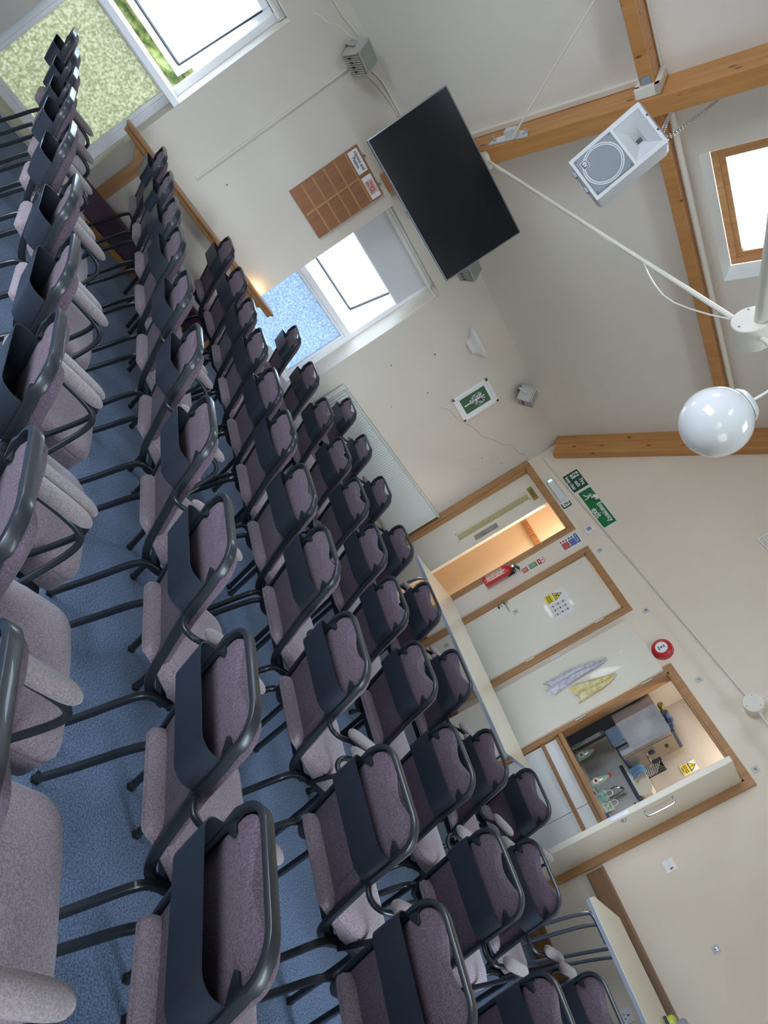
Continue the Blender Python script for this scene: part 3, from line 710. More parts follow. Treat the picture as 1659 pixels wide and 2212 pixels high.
# coat rail in the corridor
cr_ = tag(empty('coat_rail', (0, 0, 0)), 'wooden coat rail with four brass hooks in the corridor', 'coat rail')
bx('rail_board', M['coat'], (0.06, 0.53, 0.775, 0.8, 1.625, 1.695), cr_, bev=0.004)
hb = None
for i in range(4):
    bm = bmesh.new(); tube(bm, smooth_path([(0, 0, 0.02), (0, -0.03, 0.02), (0, -0.045, 0.0), (0, -0.03, -0.025), (0, -0.045, -0.04)]), 0.005, 7)
    h_ = finish(bm, 'coat_hook', M['gold'], cr_, smooth=True); h_.location = (0.12+0.115*i, 0.775, 1.66)

# ------------------------------------------------------------------ CHAIRS
def prof_y(z):
    pts = [(0.86, -0.003), (0.78, 0.022), (0.70, 0.052), (0.60, 0.088), (0.50, 0.135), (0.40, 0.190), (0.33, 0.24)]
    if z >= pts[0][0]: return pts[0][1]
    for (a, ya), (b, yb) in zip(pts, pts[1:]):
        if z >= b: return ya+(yb-ya)*(a-z)/(a-b)
    return pts[-1][1]
HW = 0.173
def chair_proto():
    root = empty('chair')
    # looped back and seat-rail tube
    side = smooth_path([(HW, 0.46, 0.336), (HW, 0.33, 0.326), (HW, 0.262, 0.322), (HW, 0.205, 0.372), (HW, 0.143, 0.495), (HW, 0.086, 0.606), (HW, 0.05, 0.705), (HW, 0.022, 0.765)], 2)
    side = [tuple(p) for p in side]
    R_ = 0.076; zt = 0.841; arc = []
    for i in range(1, 8):
        a = i/8*PI/2; x = HW-R_+R_*math.cos(a); z = zt-R_+R_*math.sin(a); arc.append(((x, prof_y(z), z), (math.cos(a), 0, math.sin(a))))
    pts = side+[p for p, _ in arc]+[(HW-R_, prof_y(zt), zt)]
    outs = [(1, 0, 0)]*len(side)+[o for _, o in arc]+[(0, 0, 1)]
    pts2 = [(-p[0], p[1], p[2]) for p in pts][::-1]; outs2 = [(-o[0], o[1], o[2]) for o in outs][::-1]
    bm = bmesh.new(); sweep(bm, pts+pts2, outs+outs2, rprof(0.0075, 0.0145, 0.14, 2))
    finish(bm, 'back_frame', M['frame'], root, smooth=True)
    # back cushion
    def outline(ins, z0=0.385):
        hw = HW-0.009-ins; zb = z0+ins; ztop = 0.826-ins; r = 0.062; pts_ = []
        n = 6
        for i in range(n+1):
            a = i/n*PI/2; pts_.append((hw-r+r*math.cos(a), ztop-r+r*math.sin(a)))
        for i in range(1, 14):
            x = (hw-r)*(1-2*i/14); pts_.append((x, ztop))
        for i in range(n+1):
            a = PI/2+i/n*PI/2; pts_.append((-hw+r+r*math.cos(a), ztop-r+r*math.sin(a)))
        for z in (0.70, 0.62, 0.54, 0.46): pts_.append((-hw, z))
        rb_ = 0.03
        for i in range(4):
            a = PI+i/3*PI/2; pts_.append((-hw+rb_+rb_*math.cos(a), zb+rb_+rb_*math.sin(a)))
        for i in range(4):
            a = 1.5*PI+i/3*PI/2; pts_.append((hw-rb_+rb_*math.cos(a), zb+rb_+rb_*math.sin(a)))
        for z in (0.46, 0.54, 0.62, 0.70): pts_.append((hw, z))
        out = []
        for x, z in pts_:
            dip = 0.036*math.exp(-(x/0.085)**2)*max(0, min(1, (z-0.60)/0.2))
            out.append((x, z-dip))
        return out
    def ring(ins, d):
        return [(x, prof_y(z)+d, z) for x, z in outline(ins)]
    bm = bmesh.new()
    loft(bm, [ring(0.05, -0.006), ring(0.012, -0.006), ring(0.001, 0.002), ring(-0.001, 0.010), ring(-0.006, 0.018), ring(-0.008, 0.028), ring(-0.003, 0.040), ring(0.010, 0.049), ring(0.04, 0.054)])
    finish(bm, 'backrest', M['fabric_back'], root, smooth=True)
    # clips
    for s in (-1, 1):
        bm = bmesh.new(); y = prof_y(0.735)
        A = [(s*(HW-0.004), y-0.020, 0.775), (s*(HW-0.004), y-0.010, 0.722), (s*(HW-0.018), y-0.012, 0.725), (s*(HW-0.046), y-0.022, 0.748), (s*(HW-0.042), y-0.022, 0.756), (s*(HW-0.016), y-0.020, 0.758)]
        vs = [bm.verts.new(p) for p in A]; vb = [bm.verts.new((p[0], p[1]+0.008, p[2])) for p in A]
        bm.faces.new(vs); bm.faces.new(vb[::-1])
        for j in range(6): bm.faces.new([vs[j], vs[(j+1) % 6], vb[(j+1) % 6], vb[j]])
        finish(bm, 'frame_clip', M['frame'], root)
    # seat
    def so(ins, z):
        out = []; yb, yf = 0.122+ins, 0.50-ins; wb, wf = 0.158-ins, 0.221-ins
        low = z < 0.40
        def corner(cx, cy_, r, a0):
            for i in range(6):
                a = a0+i/5*PI/2; out.append((cx+r*math.cos(a), cy_+r*math.sin(a), z))
        corner(wf-0.055, yf-0.055, 0.055, 0)
        for t in (0.25, 0.5, 0.75): out.append((-(wf-0.055)*(2*t-1), yf+0.006, z))
        corner(-wf+0.055, yf-0.055, 0.055, PI/2)
        out.append((-wf, 0.36, z)); out.append((-wf+0.006, 0.27, z)); out.append((-wb-0.012, 0.19, z))
        corner(-wb+0.025, yb+0.025, 0.025, PI)
        corner(wb-0.025, yb+0.025, 0.025, 1.5*PI)
        out.append((wb+0.012, 0.19, z)); out.append((wf-0.006, 0.27, z)); out.append((wf, 0.36, z))
        if low: out = [(a, b, z+0.055*max(0, min(1, (0.40-b)/0.25))) for a, b, _ in out]
        return out
    bm = bmesh.new()
    loft(bm, [so(0.03, 0.350), so(0.012, 0.350), so(0.001, 0.358), so(0.0, 0.418), so(0.004, 0.4215), so(0.004, 0.4235), so(0.0, 0.427), so(0.0, 0.432), so(0.007, 0.448), so(0.022, 0.459)] + [[(x*k, 0.31+(y-0.31)*k, zz) for x, y, _ in so(0.022, 0.459)] for k, zz in ((0.85, 0.4635), (0.6, 0.4665), (0.3, 0.468))])
    finish(bm, 'seat', M['fabric'], root, smooth=True)
    # book box
    def u_path(z, inner=0.0):
        base = prof_y(z)-0.004; d = 0.078-inner; w_ = HW-inner; r = 0.042; pts_ = [(w_, base, z), (w_, base-d+r, z)]
        for i in range(1, 6):
            a = i/6*PI/2; pts_.append((w_-r+r*math.cos(a), base-d+r-r*math.sin(a), z))
        pts_.append((w_-r, base-d, z)); pts_.append((0, base-d, z))
        L_ = [(-p[0], p[1], p[2]) for p in pts_[:-1]][::-1]
        return pts_+L_
    bm = bmesh.new(); zb, zt2 = 0.612, 0.722
    o0, o1, i0, i1 = u_path(zb), u_path(zt2), u_path(zb, 0.0022), u_path(zt2, 0.0022)
    A, B, Ci, Di = [[bm.verts.new(p) for p in q] for q in (o0, o1, i0, i1)]
    k = len(A)
    for j in range(k-1):
        bm.faces.new([A[j], A[j+1], B[j+1], B[j]]); bm.faces.new([Ci[j+1], Ci[j], Di[j], Di[j+1]])
        bm.faces.new([B[j], B[j+1], Di[j+1], Di[j]]); bm.faces.new([A[j+1], A[j], Ci[j], Ci[j+1]])
    for j in (0, k-1): bm.faces.new([A[j], B[j], Di[j], Ci[j]])
    vb = [bm.verts.new((p[0], p[1], p[2]+0.001)) for p in i0]; bm.faces.new(vb)
    vb = [bm.verts.new((p[0], p[1], p[2]+0.003)) for p in i0]; bm.faces.new(vb[::-1])
    finish(bm, 'book_box', M['box'], root, smooth=True)
    # underframe
    bm = bmesh.new()
    for y in (0.30, 0.43): box(bm, -0.205, 0.205, y-0.011, y+0.011, 0.325, 0.347)
    finish(bm, 'seat_frame', M['frame'], root)
    # legs
    for s in (-1, 1):
        for kind in ('rear', 'front'):
            if kind == 'rear': P_ = [(s*0.202, 0.365, 0.348), (s*0.202, 0.30, 0.347), (s*0.204, 0.235, 0.34), (s*0.208, 0.208, 0.29), (s*0.211, 0.170, 0.15), (s*0.214, 0.125, 0.012)]
            else: P_ = [(s*0.202, 0.365, 0.348), (s*0.202, 0.42, 0.347), (s*0.204, 0.452, 0.335), (s*0.208, 0.468, 0.29), (s*0.211, 0.505, 0.15), (s*0.214, 0.54, 0.012)]
            P_ = smooth_path(P_, 2)
            bm = bmesh.new(); sweep(bm, P_, [(s, 0, 0)]*len(P_), rprof(0.0105, 0.0115, 0.16, 1))
            mid = P_[int(len(P_)*0.72)]
            lg = finish(bm, 'leg', M['frame'], root, smooth=True)
            bm = bmesh.new(); e_ = P_[-1]; box(bm, e_[0]-0.012, e_[0]+0.012, e_[1]-0.013, e_[1]+0.013, 0.0, 0.022, bev=0.004)
            tube(bm, [(e_[0], e_[1]-0.014, 0.035), (e_[0], e_[1]-0.02, 0.035)], 0.006, 8)
            finish(bm, 'glide', M['black'], lg)
    return root
def arm_proto(s):
    P_ = smooth_path([(s*0.178, 0.082, 0.612), (s*0.222, 0.070, 0.606), (s*0.258, 0.10, 0.618), (s*0.262, 0.16, 0.640), (s*0.262, 0.26, 0.640), (s*0.262, 0.335, 0.630), (s*0.257, 0.358, 0.59), (s*0.240, 0.345, 0.49), (s*0.222, 0.325, 0.38), (s*0.214, 0.32, 0.345)], 2)
    bm = bmesh.new(); tube(bm, P_, 0.0095, 10)
    a = finish(bm, 'arm_tube', M['frame'], None, smooth=True)
    bm = bmesh.new(); rings = []; n = 14
    for i in range(n+1):
        t = 0.5-0.5*math.cos(PI*(0.02+0.96*i/n)); y = 0.098+0.232*t
        e_ = math.sqrt(max(0.0, 1-abs(2*t-1)**5))
        rings.append([(s*0.262+0.029*e_*math.cos(q*PI/7), y, 0.664+0.020*e_*math.sin(q*PI/7)) for q in range(14)])
    loft(bm, rings); finish(bm, 'arm_pad', M['pad'], a, smooth=True)
    return a
def copy_tree(o, parent=None, skip=()):
    c = o.copy(); C.objects.link(c); c.parent = parent
    for ch in list(o.children): copy_tree(ch, c)
    return c
proto = chair_proto()
ARM = {'L': arm_proto(-1), 'R': arm_proto(1)}
ROWS = {
 1: [(0.552, -5.724, 0), (1.073, -5.677, 0), (1.562, -5.651, 0), (2.054, -5.639, 0), (2.580, -5.596, 0), (3.193, -5.536, 0), (3.774, -5.505, 0), (4.359, -5.513, 0), (4.940, -5.528, 0), (5.461, -5.512, 0)],
 2: [(0.510, -4.898, 0), (1.005, -4.865, -1.6), (1.515, -4.846, 0.4), (2.062, -4.853, 1.3), (2.673, -4.849, -1.7), (3.267, -4.844, -4.1), (3.891, -4.847, -2.3), (4.483, -4.846, -3.6), (5.050, -4.856, -5.7), (5.542, -4.909, -9.0)],
 3: [(0.568, -4.158, 1.1), (1.076, -4.105, 2.7), (1.561, -4.091, -2.1), (2.030, -4.084, -0.6), (2.523, -4.069, 0.8), (2.982, -4.065, -0.4), (3.478, -4.057, 1.4), (3.928, -4.040, 0.0), (4.454, -4.049, -0.4), (5.063, -4.071, 0.4), (5.551, -4.065, -4.0)],
 4: [(0.455, -3.203, -4.3), (1.036, -3.137, -0.1), (1.624, -3.153, -1.7), (2.165, -3.145, 1.1), (2.656, -3.152, 1.9), (3.148, -3.180, -0.8), (3.620, -3.209, -1.0), (4.088, -3.206, 0.6), (4.574, -3.192, 0.3), (5.071, -3.170, 0.2), (5.606, -3.176, 0.0)],
 5: [(0.428, -2.259, -0.9), (1.111, -2.305, -4.3), (1.764, -2.326, -3.2), (2.459, -2.393, 0.8), (3.048, -2.375, 0.0), (3.664, -2.402, 0.1), (4.247, -2.425, -6.6), (4.912, -2.486, -0.9), (5.485, -2.357, 0.0)],
 6: [(4.210, -1.682, -2.2)],
}
ARMS = {1: ['', 'R', 'R', 'R', 'R', 'LR', 'LR', 'LR', 'LR', 'R'], 2: ['', '', '', 'L', 'LR', 'LR', 'LR', 'LR', 'LR', 'R'],
        3: ['']*8+['LR', 'LR', ''], 4: ['']*9+['LR', ''], 5: ['LR']*9, 6: ['R']}
ARMS[1][4] = 'R'; ARMS[2][4] = 'R'
ORD = ['first', 'second', 'third', 'fourth', 'fifth', 'sixth', 'seventh', 'eighth', 'ninth', 'tenth', 'eleventh']
RN = {1: 'rearmost row', 2: 'second row from the back', 3: 'third row from the back', 4: 'fourth row from the back', 5: 'fifth row from the back'}
used = False
for r_, lst in ROWS.items():
    for i, (x, y, yaw) in enumerate(lst):
        if not used: o = proto; used = True
        else: o = copy_tree(proto)
        o.location = (x, y, 0); o.rotation_euler = (0, 0, math.radians(yaw))
        ar = ARMS[r_][i]
        for k_ in ar: copy_tree(ARM[k_], o)
        kind_ = {'': 'armless purple chair', 'LR': 'purple armchair', 'L': 'purple one-armed chair', 'R': 'purple one-armed chair'}[ar]
        if r_ == 6: lab = 'purple chair standing alone in front of all rows beside the long cream table'
        else: lab = '%s, %s from the window wall in the %s' % (kind_, ORD[i], RN[r_])
        tag(o, lab, 'chair', 'chairs in the '+RN[r_] if r_ < 6 else None)
for a in ARM.values():
    for ch in list(a.children): bpy.data.objects.remove(ch)
    bpy.data.objects.remove(a)

# ------------------------------------------------------------------ tables
def table(name, label, corners, legs, ztop=0.735, th=0.028):
    t = tag(empty(name, (0, 0, 0)), label, 'table')
    bm = bmesh.new(); prism(bm, corners, ztop-0.004, ztop, 'XY'); finish(bm, 'tabletop', M['table'], t)
    bm = bmesh.new(); prism(bm, corners, ztop-th, ztop-0.0045, 'XY'); finish(bm, 'table_edge', M['edge'], t)
    for P_ in legs:
        bm = bmesh.new(); tube(bm, smooth_path(P_, 2), 0.0125, 12); finish(bm, 'leg', M['chrome'], t, smooth=True)
    return t
table('long_table', 'long cream folding table standing in front of the two doors', [(2.05, -1.76), (3.90, -1.69), (3.80, -1.12), (2.08, -1.08)],
      [[(2.25, -1.65, 0.70), (2.22, -1.67, 0.69), (2.20, -1.69, 0.6), (2.16, -1.72, 0.0)], [(2.27, -1.2, 0.70), (2.24, -1.18, 0.69), (2.22, -1.16, 0.6), (2.18, -1.13, 0.0)],
       [(3.65, -1.6, 0.70), (3.68, -1.62, 0.69), (3.70, -1.63, 0.6), (3.74, -1.66, 0.0)], [(3.6, -1.22, 0.70), (3.63, -1.2, 0.69), (3.65, -1.19, 0.6), (3.69, -1.17, 0.0)]])
table('side_table', 'cream table with chipped corner and chrome legs under the dado board', [(4.685, -1.10), (6.4, -1.12), (6.4, -0.28), (4.64, -0.29), (4.635, -0.92)],
      [[(4.93, -1.04, 0.70), (4.76, -1.04, 0.70), (4.735, -1.04, 0.68), (4.70, -1.05, 0.5), (4.64, -1.07, 0.0)], [(4.93, -0.99, 0.70), (4.82, -1.0, 0.70), (4.795, -1.0, 0.68), (4.76, -1.01, 0.5), (4.70, -1.03, 0.0)],
       [(5.0, -0.42, 0.70), (4.86, -0.42, 0.70), (4.83, -0.42, 0.68), (4.78, -0.41, 0.5), (4.66, -0.38, 0.0)], [(5.05, -0.37, 0.70), (4.91, -0.37, 0.70), (4.88, -0.37, 0.68), (4.82, -0.36, 0.5), (4.70, -0.33, 0.0)],
       [(6.2, -1.0, 0.70), (6.25, -1.0, 0.69), (6.28, -1.02, 0.0)], [(6.2, -0.4, 0.70), (6.25, -0.4, 0.69), (6.28, -0.38, 0.0)]])
# radio / battery on the side table
ry = tag(empty('battery_charger', (5.34, -0.42, 0.735)), 'lime and black battery charger on the side table', 'charger')
bx('charger_body', M['lime'], (-0.07, 0.07, -0.05, 0.05, 0.0, 0.06), ry, bev=0.012)
bx('charger_base', M['black'], (-0.075, 0.075, -0.055, 0.055, 0.0, 0.018), ry, bev=0.004)
bm = bmesh.new(); lathe(bm, [(0.036, 0.06), (0.036, 0.10), (0.028, 0.115)], 18); finish(bm, 'battery_pack', M['edge'], ry, smooth=True)
text('RYOBI', 0.03, M['white'], ry, (0, -0.052, 0.035), bold=0.0005)

# ------------------------------------------------------------------ communion rail and kneeler
cr = tag(empty('communion_rail', (0, 0, 0)), 'polished wooden communion rail along the wall below the hymn board', 'rail')
bm = bmesh.new(); box(bm, 0.045, 0.155, -5.11, -3.30, 0.69, 0.715, bev=0.006); box(bm, 0.06, 0.14, -5.09, -3.31, 0.655, 0.69, bev=0.004); finish(bm, 'handrail', M['oaky'], cr)
for y in (-4.84, -3.55):
    bx('post', M['oak'], (0.085, 0.125, y-0.045, y+0.045, 0.06, 0.655), cr, bev=0.004)
    bm = bmesh.new(); prism(bm, [(y-0.13, 0.655), (y+0.13, 0.655), (y+0.045, 0.56), (y-0.045, 0.56)], 0.088, 0.122, 'YZ'); finish(bm, 'bracket', M['oak'], cr)
bx('bottom_rail', M['oaky'], (0.07, 0.14, -4.95, -3.42, 0.0, 0.07), cr, bev=0.004)
kn = tag(empty('kneeler', (0, 0, 0)), 'long dark purple kneeling cushion on a wooden base below the rail', 'kneeler')
bx('cushion', M['kneel'], (0.145, 0.275, -5.2, -3.5, 0.05, 0.22), kn, bev=0.03, smooth=True)
bx('wooden_base', M['oaky'], (0.142, 0.28, -5.25, -3.46, 0.0, 0.05), kn, bev=0.004)
# unseen lamp added behind the rail for the warm glow on the wall
wl = tag(empty('added_glow_lamp', (0.022, -3.52, 0.64)), 'small unseen lamp added behind the communion rail for a warm glow', 'lamp')
bm = bmesh.new(); lathe(bm, [(0.012, -0.03), (0.02, 0.0), (0.022, 0.012)], 16); finish(bm, 'added_lamp_cup', M['gold'], wl, smooth=True)
pld = bpy.data.lights.new('added_glow_light', 'POINT'); pld.energy = 0.42; pld.color = (1.0, 0.62, 0.25); pld.shadow_soft_size = 0.02
pl_ = bpy.data.objects.new('added_glow_light', pld); C.objects.link(pl_); pl_.location = (0.01, 0, 0.035); pl_.parent = wl

# ------------------------------------------------------------------ things on the window wall
WR = (PI/2, 0, PI/2)
hbd = tag(empty('hymn_board', (0, -3.81, 1.73)), 'brown wooden hymn number board hung on the wall beside the television', 'hymn board')
bx('board_panel', M['board'], (0.004, 0.022, -0.228, 0.228, -0.325, 0.325), hbd, bev=0.002)
bm = bmesh.new(); box(bm, 0.022, 0.030, -0.009, 0.009, -0.31, 0.21)
for z in (-0.215, -0.11, 0.0, 0.10, 0.205): box(bm, 0.022, 0.029, -0.225, 0.225, z-0.007, z+0.007)
finish(bm, 'number_strips', M['strip'], hbd)
for y, mt_, tx, tm in ((-0.115, 'paper', 'Hymns and\nPsalms', 'dk'), (0.115, 'paper', 'Singing\nthe Faith', 'rprint')):
    b_ = bx('title_card', M[mt_], (0.022, 0.025, y-0.098, y+0.098, 0.222, 0.308), hbd)
    if tm == 'rprint': bx('title_patch', M['pink'], (0.025, 0.0258, y-0.06, y+0.06, 0.228, 0.302), hbd)
    text(tx, 0.036 if tm == 'dk' else 0.030, M[tm], b_, (0.0262, y, 0.265), WR, spacing=0.9, bold=0.0003)
bm = bmesh.new()
for y in (-0.12, 0.14): lathe(bm, [(0.010, 0.002), (0.010, 0.012)], 12, 'X', (0, y, 0.335))
finish(bm, 'hanging_ring', M['chrome'], hbd)
tag(bx('wall_block', M['coat'], (0.0, 0.05, -3.73, -3.58, 2.10, 2.165), bev=0.004), 'small wooden block on the wall just under the television', 'block')
# picture
pc = tag(empty('picture', (0, -1.193, 1.875)), 'small framed print of a white tree on green', 'picture')
bm = bmesh.new()
for d in ((-0.168, -0.14, -0.215, 0.215), (0.14, 0.168, -0.215, 0.215), (-0.168, 0.168, -0.215, -0.187), (-0.168, 0.168, 0.187, 0.215)): box(bm, 0.002, 0.022, *d, bev=0.003)
finish(bm, 'picture_frame', M['white'], pc)
bx('mount', M['paper'], (0.003, 0.008, -0.142, 0.142, -0.19, 0.19), pc)
bx('print', M['picgreen'], (0.008, 0.0095, -0.105, 0.105, -0.15, 0.15), pc)
bm = bmesh.new(); rn = random.Random(11)
box(bm, 0.0096, 0.0102, -0.008, 0.008, -0.13, 0.06)
for i in range(46):
    a = rn.uniform(0, 2*PI); r0 = rn.uniform(0.02, 0.075); cy0, cz0 = r0*math.cos(a)*0.95, 0.03+r0*math.sin(a)*1.1
    b_ = rn.uniform(0, PI); l_ = rn.uniform(0.012, 0.024)
    d_ = Vector((0, math.cos(b_), math.sin(b_)))*l_; n_ = Vector((0, -math.sin(b_), math.cos(b_)))*0.0035
    c_ = Vector((0.0104, cy0, cz0)); vs = [bm.verts.new(c_+q) for q in (-d_-n_, d_-n_, d_+n_, -d_+n_)]; bm.faces.new(vs)
    vs = [bm.verts.new(c_+q) for q in (-Vector((0, n_.y, n_.z))*3.2-d_*0.2, Vector((0, n_.y, n_.z))*3.2-d_*0.2, Vector((0, n_.y, n_.z))*3.2+d_*0.2, -Vector((0, n_.y, n_.z))*3.2+d_*0.2)]; bm.faces.new(vs)
finish(bm, 'paper_tree', M['paper'], pc)
# sconce
sc_ = tag(empty('wall_sconce', (0, -1.79, 2.15)), 'white half bowl wall light between window and picture', 'wall light')
bm = bmesh.new(); rings = []
for z, r_, w_ in ((-0.085, 0.02, 0.05), (-0.075, 0.045, 0.08), (-0.035, 0.06, 0.10), (-0.015, 0.075, 0.13), (0.01, 0.095, 0.19), (0.04, 0.115, 0.215), (0.045, 0.115, 0.215)):
    rings.append([(0.003+r_*math.sin(PI*i/18), -w_*math.cos(PI*i/18), z) for i in range(19)])
loft(bm, rings); finish(bm, 'sconce_bowl', M['white'], sc_, smooth=True)
# radiator
ra = tag(empty('radiator', (0, 0, 0)), 'white ribbed panel radiator under the picture on the window wall', 'radiator')
bm = bmesh.new(); rings_y = []
n = 66; y0, y1 = -2.24, -0.08
prof = []
for i in range(n*2+1):
    y = y0+(y1-y0)*i/(n*2); prof.append((y, 0.085 if i % 2 == 0 else 0.101))
A = [bm.verts.new((x, y, 0.30)) for y, x in prof]; B = [bm.verts.new((x, y, 0.80)) for y, x in prof]
A0 = [bm.verts.new((0.083, y, 0.27)) for y, x in prof]; B0 = [bm.verts.new((0.083, y, 0.83)) for y, x in prof]
for j in range(len(prof)-1):
    for P_, Q_ in ((A0, A), (A, B), (B, B0)): bm.faces.new([P_[j], P_[j+1], Q_[j+1], Q_[j]])
box(bm, 0.03, 0.083, y0, y1, 0.27, 0.83)
finish(bm, 'front_panel', M['rad'], ra)
bm = bmesh.new(); box(bm, 0.028, 0.104, y0-0.012, y1+0.01, 0.83, 0.846, bev=0.003)
for k in range(48):
    yy = y0+0.03+k*(y1-y0-0.06)/47; box(bm, 0.045, 0.09, yy-0.008, yy+0.008, 0.846, 0.8475, mi=1)
finish(bm, 'top_grille', [M['rad'], M['edge']], ra)
bm = bmesh.new(); box(bm, 0.028, 0.10, y0-0.015, y0, 0.27, 0.845, bev=0.003); finish(bm, 'side_cover', M['rad'], ra)
bm = bmesh.new(); tube(bm, [(0.05, y0-0.02, 0.28), (0.05, y0-0.05, 0.28), (0.05, y0-0.05, 0.0)], 0.008, 8); finish(bm, 'pipe', M['white'], ra)
# floodlights
def flood(y, z, lab, yaw=0.0, x=0.13):
    f = tag(empty('floodlight', (x, y, z)), lab, 'floodlight', 'ribbed floodlights along the eaves')
    f.rotation_euler = (0, math.radians(-38), yaw)
    bm = bmesh.new(); box(bm, -0.09, 0.06, -0.085, 0.085, -0.075, 0.075, bev=0.008)
    for k in range(10):
        yy = -0.078+k*0.0173; box(bm, -0.085, 0.055, yy-0.0045, yy+0.0045, -0.083, 0.083)
    finish(bm, 'lamp_body', M['alu'], f)
    bm = bmesh.new(); box(bm, 0.06, 0.075, -0.09, 0.09, -0.08, 0.08, bev=0.004); gd = finish(bm, 'lamp_rim', M['alu'], f)
    bx('lamp_glass', M['glassdark'], (0.075, 0.078, -0.075, 0.075, -0.066, 0.066), gd)
    bm = bmesh.new()
    for a in range(4):
        for s in (-1, 1): box(bm, -0.04+0.0, -0.015, -0.06+a*0.035, -0.045+a*0.035, s*0.0835-0.0015, s*0.0835+0.0015)
    finish(bm, 'vent_slots', M['black'], f)
    bm = bmesh.new(); sweep(bm, [(-0.01, -0.095, 0), (-0.1, -0.095, 0.03), (-0.125, -0.06, 0.04), (-0.125, 0.06, 0.04), (-0.1, 0.095, 0.03), (-0.01, 0.095, 0)], [(0, 0, 1)]*6, rprof(0.012, 0.0025, 0.2, 1)); finish(bm, 'mounting_bracket', M['alu'], f)
flood(-4.56, 2.37, 'ribbed floodlight under the eaves nearest the tall window', 0.2)
flood(-0.95, 2.37, 'ribbed floodlight in the corner above the tree picture', 0.5)
flood(-2.62, 2.40, 'ribbed floodlight mostly hidden behind the television', 0.2)
bm = bmesh.new(); box(bm, 0, 0.014, -4.528, -4.512, 0.85, 2.26, bev=0.003)
tag(finish(bm, 'cable_trunking', M['wall_win']), 'slim painted trunking climbing the wall to the first floodlight', 'trunking')
bm = bmesh.new()
tube(bm, smooth_path([(0.012, -8.0, 2.30), (0.012, -4.95, 2.365), (0.012, -4.66, 2.44)]), 0.006, 7)
tube(bm, smooth_path([(0.012, -4.52, 2.30), (0.015, -4.40, 2.44), (0.012, -4.1, 2.465), (0.02, -3.4, 2.47), (0.012, -2.7, 2.44)]), 0.006, 7)
tube(bm, smooth_path([(0.012, -4.50, 2.31), (0.02, -4.35, 2.40), (0.012, -4.05, 2.45), (0.02, -3.6, 2.455)]), 0.004, 6)
tag(finish(bm, 'eaves_cable', M['rodw'], smooth=True), 'white cables running along the top of the window wall', 'cable')
bm = bmesh.new(); tube(bm, smooth_path([(0.08, -4.62, 2.43), (0.14, -4.72, 2.36), (0.10, -4.82, 2.33), (0.16, -4.86, 2.27), (0.12, -4.93, 2.25), (0.15, -4.97, 2.21)], 2), 0.003, 6)
tag(finish(bm, 'loose_wire', M['white'], smooth=True), 'loose white wire dangling beside the first floodlight', 'wire')

# television
tvx = Vector((0.313, 0.9497, 0)).normalized(); tvy = Vector((-tvx.y, tvx.x, 0)); tvz = Vector((0, 0, 1))
mw = Matrix((tvx, tvy, tvz)).transposed().to_4x4(); mw.translation = Vector((0.977, -3.746, 2.384))
tv = tag(empty('television', mw=mw), 'large wide black television hung below the rafter', 'television')
bm = bmesh.new(); box(bm, -0.56, 0.56, -0.004, 0.045, -0.325, 0.325, bev=0.006); finish(bm, 'tv_case', M['bezel'], tv)
bx('tv_screen', M['screen'], (-0.551, 0.551, -0.0055, -0.0045, -0.313, 0.316), tv)
bm = bmesh.new(); box(bm, -0.03, 0.03, -0.004, 0.012, -0.337, -0.322, bev=0.004); finish(bm, 'logo_tab', M['bezel'], tv)
bm = bmesh.new(); box(bm, -0.2, 0.2, 0.045, 0.07, -0.2, 0.2); tube(bm, [(0, 0.06, 0), (0.05, 0.5, 0.1), (-0.12, 0.84, 0.1)], 0.03, 10); finish(bm, 'wall_bracket', M['black'], tv)

# ------------------------------------------------------------------ truss ties and hubs
def rods(name, label, paths, r_, hub, hr, hl, bracket=None, mt_='rodw'):
    t = tag(empty(name, (0, 0, 0)), label, 'tie rod', 'white roof tie rods')
    for P_ in paths:
        bm = bmesh.new(); tube(bm, P_, P_ and r_, 12); finish(bm, 'rod', M[mt_], t, smooth=True)
    bm = bmesh.new(); lathe(bm, [(hr-0.004, -hl/2), (hr, -hl/2+0.004), (hr, hl/2)], 36, 'Y', hub); h_ = finish(bm, 'hub', M[mt_], t, smooth=True)
    bm = bmesh.new()
    for a in (0.6, 2.7, 4.8): lathe(bm, [(0.005, 0), (0.005, 0.003)], 8, 'Y', (hub[0]+hr*0.75*math.cos(a), hub[1]-hl/2-0.003, hub[2]+hr*0.75*math.sin(a)))
    finish(bm, 'screw', M['edge'], h_)
    return t
H1 = (3.68, -3.60, 2.90)
t1 = rods('roof_tie', 'white tie rods meeting at the big round hub near the skylight',
     [[(0.66, -3.60, 2.80), (3.62, -3.60, 2.89)], [(3.74, -3.60, 2.89), (6.75, -3.60, 2.80)], [(3.68, -3.60, 2.95), (3.68, -3.60, 6.4)]], 0.0125, H1, 0.084, 0.125)
bm = bmesh.new(); tube(bm, [(3.70, -3.62, 2.925), (3.946, -4.25, 2.897), (4.97, -7.1, 2.80)], 0.029, 18); sp_ = finish(bm, 'strut', M['rodw'], t1, smooth=True)
bm = bmesh.new(); tube(bm, [(3.70, -3.54, 2.91), (3.68, -0.2, 2.42)], 0.012, 10); 
bm.free()
bm = bmesh.new()
for P_ in ([(0.42, -3.61, 2.93), (0.50, -3.61, 2.78), (0.66, -3.61, 2.76), (0.70, -3.61, 2.84), (0.62, -3.61, 3.0)],):
    pass
prism(bm, [(0.40, 2.70), (0.52, 2.72), (0.70, 2.785), (0.70, 2.815), (0.55, 2.83), (0.45, 2.80)], -3.66, -3.55)
finish(bm, 'foot_plate', M['rodw'], t1)
bm = bmesh.new()
